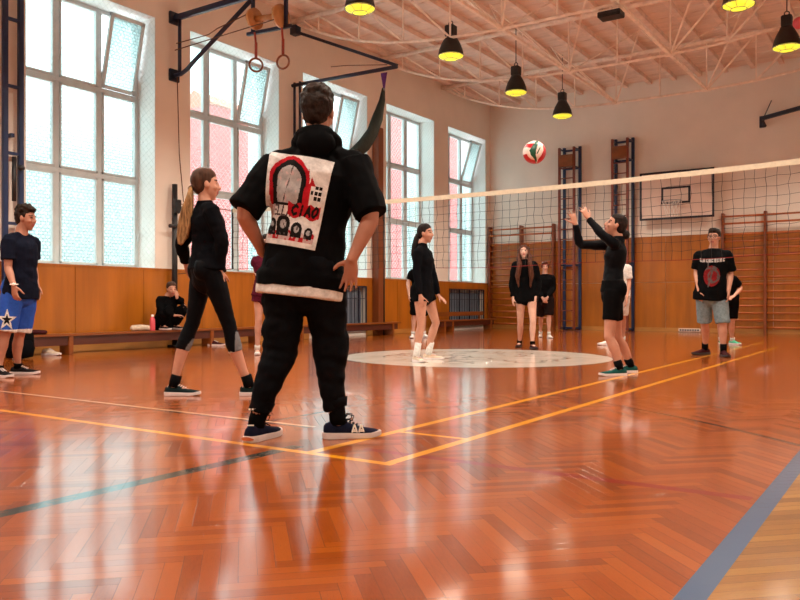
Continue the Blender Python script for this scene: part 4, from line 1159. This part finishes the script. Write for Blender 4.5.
# outsole, sock marks and the white side emblem
a, t = F.an[1], F.toe[1]; sd = V((0, 0, 1)).cross(t)
hs = V((a.x, a.y, 0)) - t * .08
g = G()
for q0, q1 in ((.150, .178), (.186, .214)):
    for w0, z0, w1, z1 in ((q0, .034, (q0 + q1) / 2, .074), ((q0 + q1) / 2, .074, q1, .034), (q0 + .006, .04, q1 - .006, .04), (q0 + .01, .047, q1 - .01, .047)):
        g.bar(hs + t * w0 - sd * (.0455), hs + t * w1 - sd * .0455 + V((0, 0, 0)), .001)
        g.v = g.v[:-8]; g.f = g.f[:-6]; g.m = g.m[:-6]
        A_, B_ = hs + t * w0 - sd * (.049 - z0 * .18) + V((0, 0, z0)), hs + t * w1 - sd * (.049 - z1 * .18) + V((0, 0, z1))
        g.bar(A_, B_, .006)
g.obj('side_emblem', M['white'], sh[1])
a = F.an[0]; g = G()
for k in range(4): g.box(a.x - .03 + k * .016, a.x - .02 + k * .016, a.y - .0475, a.y - .0455, .165, .174)
g.box(a.x - .035, a.x + .0, a.y - .062, a.y - .06, .085, .092)
g.obj('sock_mark', M['white'], F.root)
g = G(); t = F.toe[0]; h0 = V((a.x, a.y, 0)) - t * .085
g.loft([h0 + V((0, 0, .022)) - t * .004, h0 + t * .03 + V((0, 0, .013))], [(.034, .010), (.034, .008)], ref=V((0, 0, 1)).cross(t), n=12); g.obj('heel_rubber', M['soleorange'], sh[0])
g = G(); F.haircap(g, 1.04, True, .5)
for q in range(46):
    rr_ = random.Random(q); a_ = rr_.uniform(0, 2 * PI); e = rr_.uniform(.25, 1.25)
    p = F.A(-.022 + .088 * math.cos(e) * math.cos(a_), .074 * math.cos(e) * math.sin(a_), .05 + .085 * math.sin(e)); g.ell(p, ((.020, 0, 0), (0, .020, 0), (0, 0, .018)), 8, 6)
F.wear(g, 'hair', 'hdark', (.005, 38, 30, 2), 1, .006)
# printed back panel: a plain abstract poster with the words
def panel(s, t):
    x, y = s, 1 - t                                   # 0..1, y up
    if s < .012 or s > .988: return 1
    # red slab with dark lettering
    if in_text('CIAO', x - .47, y - .345 - (x - .47) * .02, .46, .10, .017, .25): return 0
    if .40 < x < .95 and .325 + .02 * math.sin(x * 21) < y < .465 + .012 * math.sin(x * 34): return 2
    if in_text('BELLA', x - .03, y - .325, .44, .10, .013, .25): return 3 if x > .16 else 5
    # hooded arch, no face
    dx, dy = (x - .37) / .33, (y - .68) / .30
    r = math.sqrt(dx * dx + dy * dy) if y > .62 else math.hypot(dx, (y - .62) / .62 - .1)
    wob = .022 * math.sin(5 * math.atan2(dy, dx)) + .01 * math.sin(x * 57 + y * 31)
    if y > .43:
        if r < .62 + wob * .4 and y > .46:
            if abs(dx + .02 - .25 * dy) < .02 + .02 * math.sin(y * 40): return 3
            if noise.noise(V((x * 16, y * 16, 2))) > .33: return 6
            return 4
        if r < .84 + wob: return 0
        if r < 1.0 + wob: return 2
        if .66 < x < .74 + .1 * (y > .68) and y < .80 + .1 * math.sin(x * 60) and y < .86 - (x - .66) * 1.2: return 2
        if .74 < x < .93 and .52 < y < .70: return 0 if (x * 16) % 1 < .72 and (y * 17) % 1 < .7 and noise.noise(V((int(x * 16), int(y * 17), .5))) > -.35 else 1
        if x > .72 and y > .72 and noise.noise(V((x * 6, y * 9, 5))) > .28: return 5
    # row of four dark rounded figures on red smears
    for cx, cy, w in ((.12, .22, .085), (.34, .23, .13), (.60, .19, .10), (.82, .17, .075)):
        d = math.hypot((x - cx) / w, (y - cy) / (w * .78))
        if d < .5: return 4 if noise.noise(V((x * 30, y * 30, 1))) > -.25 else 3
        if d < 1.0: return 0
        if y < cy and abs(x - cx) < w * .95 and y > .10: return 0 if noise.noise(V((x * 22, y * 22, 3))) > -.2 else 3
    if .04 < x < .93 and .055 < y < .15 + .02 * math.sin(x * 30):
        return 2 if noise.noise(V((x * 14, y * 9, 8))) > .02 else 6
    return 1
print_on(F, hoodie, (F.J(272, 153), F.J(336.5, 166), F.J(318, 252.5), F.J(266.5, 243)), panel, ['prblack', 'prwhite', 'prred', 'prdark', 'prgrey', 'prpink', 'prpink'], 100, 140, 'back_print', off=.005)

# --- ponytailed girl in sweatshirt and leggings
F = Fig(213, 395.5, (.86, .5), 'f', 1.72)
F.pose((207, 268), (205, 203), (206, 184.5), (.93, .36, .05), ((174, 395.5), (249, 395.5)), ((1, .03), (1, .2)),
       knees=((193, 322), (229, 325)), elbows=((181, 245, -.02), (222, 240, -.02)), wrists=((186, 263, .1), (219, 271, .02)), headk=1.02)
F.body('person', 'person with long blonde ponytail in black sweatshirt and cropped leggings, standing in profile', 'skin',
       hands=(((.3, .3, -.9), (.5, -.5, 0)), ((.14, 0, -1), (-.5, .8, 0))), curls=(.3, .42))
F.top('sweatshirt', 'cblack2', hem=-.04, inf=.026, inf0=.03, sleeve=1.93, sl=.024, sl1=.016, neck=1.04, fold=(.010, 9, 12, 6), collar=.03)
kz = F.kn[0].z
def front_of(i, lim):
    def fn(ce):
        t = np.clip((F.kn[i].z - ce[:, 2]) / (F.kn[i].z - F.an[i].z), 0, 1); cx = F.kn[i].x + (F.an[i].x - F.kn[i].x) * t
        return (ce[:, 2] < lim) & (ce[:, 0] - cx > .040 - .32 * (lim - ce[:, 2])) & (abs(ce[:, 0] - cx) < .12)
    return fn
F.bottom('leggings', ['clegg', 'cgrey', 'cwhite'], t1=1.45, inf=.007, waist=.14, fold=(.003, 12, 20, 8),
         paint=[(front_of(0, .44), 1), (front_of(1, .50), 1), (lambda ce: ce[:, 2] < min(F.kn[0].z, F.kn[1].z) + (F.an[0].z - F.kn[0].z) * .45 + .014, 2)])
F.shoes('shgreen', 'sole', 'cblack', .075, .265, laces='plain')
g = G(); F.haircap(g, 1.0, True); g.ell(F.A(-.115, 0, -.03), ((.024, 0, 0), (0, .024, 0), (0, 0, .024)))
hair = F.wear(g, 'hair', 'hbrown', (.003, 40, 10, 2), 1, .006)
p0 = F.A(-.115, 0, -.03); tail = [p0, F.J(190, 199, -.06), F.J(187.5, 210, -.05), F.J(185, 224, -.04), F.J(183, 236, -.03), F.J(181, 244, -.03)]
g = G(); g.loft(tail, [(.018, .018), (.03, .028), (.048, .036), (.056, .038), (.046, .03), (.012, .012)], n=18, cap='round')
for q in range(9):
    o_ = (q - 4) / 4; g.loft([p + V((o_ * w, -.02 + .01 * math.cos(q * 2), 0)) for p, w in zip(tail, (.008, .02, .036, .044, .036, .02))], [.009, .012, .014, .014, .012, .006], n=8, cap='round')
remesh(g, 'ponytail', M['hpony'], .006, 2, (.004, 30, 4, 1), hair); g = G(); g.torus(F.A(-.122, 0, -.036), .02, .007, V((0, 1, 0)), (F.hf * .5 + F.hu).normalized(), 14, 6); g.obj('hair_tie', M['strap'], hair, True)

# --- boy at the left edge
F = Fig(21, 375.5, (.93, -.36), 'm', 1.70, .92)
F.pose((21, 287), (21.5, 233.5), (26, 218.5), (.97, -.1, -.02), ((18, 374.5), (-1, 377)), ((.98, .1), (.85, -.5)),
       knees=((19.5, 335), (5, 335)), elbows=((33, 266, .05), (8, 268, -.04)), wrists=((37, 286, -.02), (14, 286, -.12)))
F.body('person', 'person in navy t-shirt and blue shorts with a white star, standing at the left edge', 'skint', hands=(((.1, 0, -1), (-.3, -.9, 0)), ((.15, -.1, -1), (.4, .9, 0))), curls=(.3, .4))
F.top('t_shirt', 'cnavy', hem=-.21, inf=.018, inf0=.036, sleeve=.72, sl=.02, sl1=.03, fold=(.007, 9, 12, 5), bust=False)
sh = F.bottom('shorts', ['cblue', 'cwhite'], t1=.93, inf=.012, inf1=.055, waist=-.02, wi=.016, fold=(.008, 9, 6, 4), paint=[(lambda ce: ce[:, 2] < .462, 1)])
def star(s, t):
    x, y = s - .5, .5 - t; a = math.atan2(x, y); r = math.hypot(x, y) * 2
    q = abs((a / (2 * PI / 5)) % 1 - .5) * 2; lim = 1.0 * .38 / (.38 + (1 - .38) * (1 - q)) if q < 1 else 1
    return None if r > lim else (1 if r < lim * .55 else 0)
print_on(F, sh, (F.J(-3, 308), F.J(17.5, 309), F.J(16, 331), F.J(-3, 330)), star, ['cwhite', 'prblack'], 44, 44, 'star_print', dirv=(-.5, 1, 0))
F.shoes('shblack', 'sole', 'cblack', .03, .275, laces='plain')
g = G(); g.torus(F.wr[1] + V((0, 0, .015)), .032, .007, V((1, 0, 0)), V((0, 1, 0)), 16, 6); g.ell(F.wr[1] + V((.01, -.032, .015)), ((.016, 0, 0), (0, .007, 0), (0, 0, .016)), 10, 6); g.obj('wristwatch', M['white'], F.root, True)
g = G(); F.haircap(g, .98, True, .3)
for q in range(60):
    rr_ = random.Random(q + 100); a_ = rr_.uniform(0, 2 * PI); e = rr_.uniform(.2, 1.3)
    p = F.A(-.012 + .092 * math.cos(e) * math.cos(a_), .076 * math.cos(e) * math.sin(a_), .056 + .085 * math.sin(e)); z = rr_.uniform(.014, .024); g.ell(p, ((z, 0, 0), (0, z, 0), (0, 0, z)), 8, 6)
F.wear(g, 'hair', 'hdark', (.006, 40, 40, 2), 1, .007)

# --- person sitting on the bench, chin on hand
F = Fig(165, 350, (.83, -.556), 'f', 1.66, 1.05)
O_ = V((-10.07, 8.30, 0)); F.O = V((O_.x, O_.y, 0)); F.d = -O_.x * sY + O_.y * cY
fr = V((.83, -.556, 0)); rr = V((fr.y, -fr.x, 0)); Z = V((0, 0, 1))
F.P = fr * -.02 + Z * .405; F.N = fr * .10 + Z * .82; F.Hd = fr * .18 + Z * .94; F.face = (fr + V((-.25, -.3, -.12))).normalized(); F.hk = .95
F.sr = rr; F.ft = fr; sc = lerp(F.P, F.N, .9); F.sh = [sc - rr * .155, sc + rr * .155]; F.hip = [F.P - rr * .09, F.P + rr * .09]
F.kn = [F.P - rr * .16 + fr * .33 + Z * .26, F.P + rr * .15 + fr * .34 + Z * .22]; F.an = [fr * .12 - rr * .15 + Z * .38, fr * .12 + rr * .12 + Z * .38]; F.toe = [fr, fr]
F.el = [F.kn[0] + Z * .08 - fr * .08, F.sh[1] + fr * .1 - Z * .24 + rr * .05]; F.wr = [F.Hd + fr * .085 - Z * .135 - rr * .03, F.P + fr * .36 + rr * .06 + Z * .12]
F.body('person', 'person in black sitting on the bench by the wall, chin resting on a hand', 'skin', hands=((tuple(Z * .9 - fr * .1), tuple(-fr)), (tuple(fr * .6 - rr * .7), tuple(-Z))), curls=(.7, .4))
F.top('sweatshirt', 'cblack', hem=-.1, inf=.03, sleeve=1.9, sl=.026, sl1=.02, fold=(.010, 8, 10, 5), collar=.03)
F.bottom('trousers', 'cblack', t1=1.9, inf=.022, waist=.1, fold=(.008, 9, 10, 8))
F.shoes('shblack', 'sole', 'cblack', .05, .26)
g = G(); F.haircap(g, 1.0, True); g.ell(F.A(-.1, 0, .06), ((.04, 0, 0), (0, .04, 0), (0, 0, .04))); F.wear(g, 'hair', 'hbrown', (.004, 30, 30, 1), 1)

# --- person in maroon half hidden behind the man
F = Fig(271, 355, (.35, -1), 'f', 1.64)
F.pose((271, 292), (271, 255), (272, 243), (.4, -1, 0), ((277, 355), (263, 354.5)), ((.5, -1), (.2, -1)), elbows=((288, 270, 0), (261, 270, .05)), wrists=((286, 285, -.15), (268, 284, -.2)))
F.body('person', 'person in maroon top and shorts, mostly hidden behind the hoodie wearer', 'skinp', hands=((DN, (-1, 0, 0)), ((.5, -.3, -.6), (0, 1, 0))))
F.top('t_shirt', 'cmaroon', hem=-.1, inf=.03, sleeve=.6, sl=.02, sl1=.028)
F.bottom('shorts', ['cmaroon', 'cwhite'], t1=.34, inf=.018, inf1=.035, paint=[(lambda ce: (ce[:, 0] < -.165) & (ce[:, 1] < .0) & (ce[:, 1] > -.05), 1)])
F.shoes('shwhite', 'sole', 'cwhite', .05, .255)
g = G(); F.haircap(g, 1.03, True, .2); F.wear(g, 'hair', 'hdark', (.004, 30, 20, 1), 1)

F.root.location += V((-.08 * cY, -.08 * sY, 0))
# --- girl in black sweater and white socks standing on the circle
F = Fig(424, 361, (.9, -.42), 'f', 1.69)
F.pose((423, 290), (422.5, 246), (425.5, 233.5), (.9, -.42, .03), ((428.5, 359.6), (416.5, 361.8)), ((1, -.12), (.45, -.9)),
       knees=((436, 323), (421, 325)), elbows=((433, 274, .0), (416.5, 272, -.03)), wrists=((438.5, 296, -.05), (420.5, 296, -.1)))
F.body('person', 'person with dark ponytail, black sweater, bare legs and white socks on the centre circle', 'skin',
       hands=(((.75, -.2, -.6), (-.2, .3, -1)), ((.1, -.1, -1), (.4, .9, 0))), curls=(.2, .35))
F.top('sweater', 'cblack2', hem=-.21, inf=.018, inf0=.008, sleeve=1.93, sl=.018, sl1=.014, fold=(.007, 10, 12, 5), collar=.05)
F.bottom('shorts', 'cblack', t1=.34, inf=.014, inf1=.022, fold=None)
F.shoes('shcream', 'sole', 'cwhite', .15, .262, laces='plain')
g = G(); F.haircap(g, .98, True); hair = F.wear(g, 'hair', 'hblack', (.003, 40, 12, 2), 1, .007)
tl_ = [F.A(-.11, 0, .0), F.J(416.5, 238, .02), F.J(415, 246, .02), F.J(413.5, 255, .03), F.J(413, 260, .03)]
g = G(); g.loft(tl_, [.02, .034, .04, .034, .01], n=14, cap='round'); remesh(g, 'ponytail', M['hblack'], .007, 1, (.004, 40, 8, 1), hair)

# --- person behind her by the wall
F = Fig(419, 338, (.2, -1), 'm', 1.72)
F.pose((419, 292), (420, 269), (421, 261), (.2, -1, 0), ((424, 337.5), (413, 338)), ((.5, -1), (-.2, -1)), elbows=((433, 283, 0), (408, 283, 0)), wrists=((431, 293, -.1), (409, 294.5, -.1)))
F.body('person', 'person in black t-shirt and white shoes, half hidden behind the girl on the circle', 'skinp', hands=((DN, (-1, 0, 0)), (DN, (1, 0, 0))))
F.top('t_shirt', 'cblack', hem=-.2, inf=.02, inf0=.03, sleeve=.7, sl=.018, sl1=.026, bust=False); F.bottom('shorts', 'cblack', t1=1.12, inf=.025, inf1=.04)
F.shoes('shwhite', 'sole', 'cwhite', .05, .28); g = G(); F.haircap(g, 1.02, True, .2); F.wear(g, 'hair', 'hdark', (.005, 30, 30, 1), 1)

# --- long-haired girl before the wall bars
F = Fig(525.5, 348, (-.12, -1), 'f', 1.67)
F.pose((526, 293), (524.5, 260), (524, 252.5), (-.2, -.93, .28), ((532.5, 348.8), (519.5, 347)), ((.15, -1), (-.35, -1)), knees=((533, 322), (520.5, 322)),
       elbows=((538.5, 283, .02), (512.5, 283, .02)), wrists=((535.5, 298, -.1), (513, 298, -.05)))
F.body('person', 'person with long auburn hair in black sweatshirt, bare legs, looking up before the wall bars', 'skinp', hands=((DN, (-1, .2, 0)), (DN, (1, .2, 0))))
F.top('sweatshirt', 'cblack', hem=-.27, inf=.035, inf0=.026, sleeve=1.9, sl=.03, sl1=.022, fold=(.010, 9, 12, 5)); F.bottom('shorts', 'cblack', t1=.34, inf=.012, inf1=.02, fold=None)
F.shoes('shmaroon', 'soledark', 'cblack', .03, .26)
g = G(); F.haircap(g, 1.03, True)
for q in (-1, 1):
    g.loft([F.A(.0, .066 * q, .06), F.A(.0, .082 * q, -.03), F.A(.02, .095 * q, -.11) + V((0, -.03, 0)), F.A(.0, .085 * q, -.22) + V((0, -.11, 0)), F.J(524.5 + -7 * q, 276, -.17), F.J(524.5 - 6 * q, 287, -.16)], [(.03, .045), (.03, .05), (.035, .045), (.04, .04), (.042, .035), (.012, .012)], ref=V((1, 0, 0)), n=12, cap='round')
g.loft([F.A(-.07, 0, .05), F.A(-.09, 0, -.08), F.A(-.1, 0, -.2)], [(.07, .05), (.1, .05), (.11, .04)], ref=V((1, 0, 0)), n=14, cap='round')
F.wear(g, 'hair', 'hauburn', (.007, 30, 6, 1), 1)

# --- red-haired boy beside her
F = Fig(545, 338, (-.1, -1), 'm', 1.58, .92)
F.pose((545, 297.5), (545, 274.5), (545, 267), (-.1, -1, .05), ((549, 338), (540.5, 337)), ((.1, -1), (-.2, -1)), elbows=((553.5, 288, -.02), (536.8, 288, -.02)), wrists=((547.5, 297.5, -.22), (542.5, 298, -.22)))
F.body('person', 'person with short reddish hair in black top and long shorts, hands clasped', 'skinp', hands=(((-.5, -.2, -.8), (-.6, .5, 0)), ((.5, -.2, -.8), (.6, .5, 0))))
F.top('long_sleeved_top', 'cblack', hem=-.18, inf=.03, sleeve=1.92, sl=.028, sl1=.02, bust=False); F.bottom('shorts', 'cdark', t1=1.0, inf=.03, inf1=.05); F.shoes('shwhite', 'sole', 'cwhite', .05, .27)
g = G(); F.haircap(g, 1.03, True, .6); 
for q in (-1, 1): g.ell(F.A(.03, .066 * q, .02), ((.025, 0, 0), (0, .04, 0), (0, 0, .05)))
F.wear(g, 'hair', 'hred', (.006, 30, 20, 1), 1)

# --- woman setting the ball, arms raised
F = Fig(619, 374.5, (-.97, .18), 'f', 1.69)
F.pose((613, 288), (618, 240), (615.5, 225.5), (-.9, .12, .38), ((619.5, 376), (630.5, 373)), ((-1, -.05), (-1, .06)), knees=((609, 337), (617, 337)),
       elbows=((600, 233.5, .04), (579, 245, -.1)), wrists=((588.5, 218.5, .06), (575.5, 224, -.12)))
F.sh = [F.J(614.5, 244, -.13), F.J(607, 245, .14)]; F.el[1] = F.J(579.5, 245, .16); F.wr[1] = F.J(575.5, 224, .14); F.el[0] = F.J(601, 233.5, -.12); F.wr[0] = F.J(588.5, 218.5, -.02)
F.body('person', 'person in tight black top and shorts with arms raised, setting the ball', 'skin',
       hands=(((-.45, .1, .85), (-.35, .9, -.25), .35, 1.2), ((-.3, 0, .95), (-.3, .95, -.1), .35, 1.2)), curls=(.14, .14))
F.top('turtleneck', 'clegg', hem=-.17, inf=.009, inf0=.0, sleeve=1.97, sl=.012, sl1=.010, fold=(.005, 12, 14, 6), collar=.055)
F.bottom('shorts', 'cblack', t1=.66, inf=.012, inf1=.018, fold=(.003, 12, 12, 6)); F.shoes('shteal', 'sole', 'cblack', .07, .27, laces='plain')
g = G(); F.haircap(g, .97, True); g.ell(F.A(-.13, 0, -.05), ((.045, 0, 0), (0, .045, 0), (0, 0, .05))); F.wear(g, 'hair', 'hblack', (.003, 40, 20, 2), 1, .007)

# --- person in white behind her
F = Fig(619, 345, (-.6, -.8), 'm', 1.74, .92)
F.pose((619, 291.5), (618.5, 264), (616, 256), (-.8, -.6, 0), ((623, 344), (609, 345)), ((-.4, -1), (-1, -.3)), elbows=((629, 283, .0), (606, 283, 0)), wrists=((626.5, 298, -.1), (606, 297, -.1)))
F.body('person', 'person in white t-shirt and white shoes, hidden behind the woman setting the ball', 'skin', hands=((DN, (-1, 0, 0)), (DN, (1, 0, 0))))
F.top('t_shirt', 'cwhite', hem=-.2, inf=.02, inf0=.03, sleeve=.75, sl=.022, sl1=.03, bust=False); F.bottom('shorts', 'cwhite', t1=1.0, inf=.02, inf1=.04); F.shoes('shwhite', 'sole', 'cwhite', .05, .28)
g = G(); F.haircap(g, 1.0, True, .2); F.wear(g, 'hair', 'hdark', (.005, 30, 30, 1), 1)

# --- boy with glasses and printed t-shirt
F = Fig(712, 356, (-.42, -.92), 'm', 1.76, 1.02)
F.pose((711, 290.5), (713.5, 249.5), (714, 237.5), (-.6, -.8, .04), ((723.5, 356.5), (705, 354.5)), ((-.12, -1), (-.93, -.35)), knees=((723, 324), (704.5, 323)),
       elbows=((730.5, 274, .03), (696.5, 272, .03)), wrists=((728.5, 291, -.08), (699, 290.5, -.1)))
F.body('person', 'person with glasses in black printed t-shirt and grey-blue shorts, standing before the wall bars', 'skin', hands=((DN, (-.9, .2, 0)), (DN, (.9, .2, 0))), curls=(.4, .4))
ts = F.top('t_shirt', 'cblack', hem=-.24, inf=.035, inf0=.048, sleeve=.86, sl=.026, sl1=.04, fold=(.008, 8, 10, 5), bust=False)
F.bottom('shorts', 'cgreyblue', t1=.98, inf=.016, inf1=.045, waist=-.02, fold=(.008, 9, 8, 5)); F.shoes('shmaroon', 'soledark', 'cblack', .08, .285)
def tprint(s, t):
    if t < .17:
        y = t + .10 * (s - .5) ** 2 * 1.2 - .015; c = int(s * 9)
        return 0 if .03 < y < .15 and (s * 9) % 1 > .22 and not (.07 < y < .10 and c % 2 == 0 and (s * 9) % 1 > .5) else None
    x, y = s - .5, (t - .62) * 1.05; r = math.hypot(x, y)
    if r < .36:
        if abs(x * .8 + y * .25 + .03) < .03: return 2
        if abs(r - .2 - x * .3) < .025: return 2
        return 1 if noise.noise(V((s * 7, t * 7, 1))) > -.28 else 2
    if abs(x + .16) < .025 and .15 < t < .98: return 2
    return None
print_on(F, ts, (F.J(699.5, 258), F.J(725, 258), F.J(722, 288), F.J(701, 288)), tprint, ['prgrey', 'prdim', 'prdark'], 60, 66, 'chest_print', dirv=(.4, 1, 0), off=.006)
g = G(); F.haircap(g, 1.0, True, .5); F.wear(g, 'hair', 'hdark', (.005, 30, 30, 1), 1)
g = G()
for q in (-1, 1):
    g.torus(F.A(.105, .034 * q, .004), .023, .0035, F.hr_, F.hu, 16, 6); g.bar(F.A(.098, .057 * q, .008), F.A(.0, .078 * q, .008), .005)
g.bar(F.A(.11, -.012, .008), F.A(.11, .012, .008), .005); g.obj('glasses', M['black'], F.root, True)

# --- person crouching behind him
F = Fig(728, 345, (.15, -1), 'm', 1.66, .92)
F.pose((728, 295), (724, 275.5), (721, 267), (-.2, -1, .1), ((732.5, 344.5), (721, 344)), ((.35, -1), (-.3, -1)), knees=((732, 322), (720, 322)), elbows=((741, 288.5, .05), (712, 288, .05)), wrists=((734, 296, -.2), (718, 296, -.2)), nd=-.3, hd=-.36)
F.body('person', 'person in black with mint green shoes, leaning half hidden behind the boy with glasses', 'skin', hands=(((-.7, -.4, -.3), (0, .3, -1)), ((.7, -.4, -.3), (0, .3, -1))))
F.top('t_shirt', 'cblack', hem=-.2, inf=.02, inf0=.03, sleeve=.75, sl=.02, sl1=.028, bust=False); F.bottom('shorts', 'cblack', t1=.86, inf=.025, inf1=.04); F.shoes('shmint', 'sole', 'cwhite', .04, .27)
g = G(); F.haircap(g, 1.0, True, .2); F.wear(g, 'hair', 'hdark', (.005, 30, 30, 1), 1)

# ------------------------------------------------------------------ loose shoes and a bag near the bench
def loose_shoe(x, y, ang, label, up='shblack', group=None):
    r = empty('sneaker', label, 'shoe', (x, y, 0), ang, group)
    make_shoe(V((-.14, 0, 0)), V((1, 0, 0)), 1.0, up, 'sole', r, 'plain', name='upper'); return r
q = onF(17, 358); loose_shoe(q.x, q.y, -.2, 'dark sneaker with pale sole lying behind the legs of the boy in blue shorts')
q = onX(51, 348, -9.98); loose_shoe(-9.98, q.y, .3, 'pale sneaker under the long bench beside its leg', 'shcream')
q = onX(216, 343, -9.9); loose_shoe(-9.9, q.y, .4, 'dark red sneaker under the bench behind the ponytailed girl', 'shmaroon')
q = onX(9, 345, -9.95)
r = empty('backpack', 'dark backpack on the floor by the bench behind the boy in blue shorts', 'bag', (-9.7, q.y, 0))
g = G(); g.loft([(0, 0, .02), (0, 0, .12), (0, 0, .3), (0, 0, .4), (-.01, 0, .44)], [(.11, .17), (.13, .19), (.12, .18), (.09, .14), (.03, .06)], ref=(1, 0, 0), n=18); g.obj('bag_body', M['cblack'], r, True)
g = G(); g.loft([(.1, 0, .05), (.13, 0, .14), (.11, 0, .22)], [(.04, .12), (.05, .13), (.03, .1)], ref=(1, 0, 0), n=14, cap='round'); g.obj('front_pocket', M['cblack2'], r, True)
G().tube([(-.02, -.05, .43), (-.02, 0, .49), (-.02, .05, .43)], .012, 8).obj('handle', M['cdark'], r, True)

# --- blue steel frame at the left edge
r = empty('climbing_ladder', 'tall blue steel climbing ladder on the wall at the left edge', 'ladder', (XL + .1, 5.9, 0))
for y in (5.83, 6.05): G().box(-.03, .03, y - 5.9 - .035, y - 5.9 + .035, 0, 5.9).obj('post', M['blueframe'], r, bevel=.006)
for z in (.9, 1.8, 2.75, 3.66, 4.57, 5.5): G().bar((0, -.07, z), (0, .15, z), .04).obj('rung', M['blueframe'], r)
for z in (.5, 3.0, 5.6): G().bar((-.1, .04, z), (.0, .04, z), .05).obj('wall_mount', M['blueframe'], r)
g = G(); g.tube([(.05, .03, 2.1), (.05, .03, 2.7)], .03, 8); g.ell((.07, .12, 2.56), ((.04, 0, 0), (0, .05, 0), (0, 0, .04))); g.obj('clamp', M['black'], r, True)
# ------------------------------------------------------------------ light: overcast sky through the windows, lamps above
w = bpy.data.worlds.new('sky'); bpy.context.scene.world = w; w.use_nodes = True
t = NT(w); bg = t.n['Background']
gv = t.xyz(t.coord('Generated'))
t.put(bg.inputs[0], t.ramp(t.math('ADD', t.math('MULTIPLY', gv[2], .5), .5), [(.50, rgb(.125, .175, .175)), (.58, rgb(.23, .30, .31)), (.66, rgb(.68, .80, .82)), (1.0, rgb(1, 1, 1))]))
bg.inputs[1].default_value = 5.0
for a, c in WIN:
    ld = bpy.data.lights.new('window_portal', 'AREA'); ld.shape = 'RECTANGLE'; ld.size = c - a; ld.size_y = HEAD - SILL
    ld.cycles.is_portal = True
    lo = bpy.data.objects.new('window_portal', ld); C.objects.link(lo); lo.location = (WX - .12, (a + c) / 2, (SILL + HEAD) / 2)
    lo.rotation_euler = (0, math.radians(-90), 0); 
    lo.rotation_euler = Matrix(((0, 0, -1), (1, 0, 0), (0, -1, 0))).to_euler()
# ------------------------------------------------------------------ camera
cd = bpy.data.cameras.new('camera'); co_ = bpy.data.objects.new('camera', cd); C.objects.link(co_)
cd.sensor_width = 36; cd.lens = 36 * FOC / 800; cd.shift_y = (HOR - 300) / 800; cd.clip_start = .05
co_.location = (0, 0, EYE); co_.rotation_euler = (PI / 2, 0, YAW)
sc = bpy.context.scene; sc.camera = co_
sc.view_settings.view_transform = 'Standard'; sc.view_settings.look = 'None'; sc.view_settings.gamma = 1; sc.view_settings.use_curve_mapping = False
sc.view_settings.exposure = 0.33
sc.cycles.max_bounces = 8; sc.cycles.diffuse_bounces = 5; sc.cycles.transparent_max_bounces = 12; sc.cycles.sample_clamp_indirect = 6
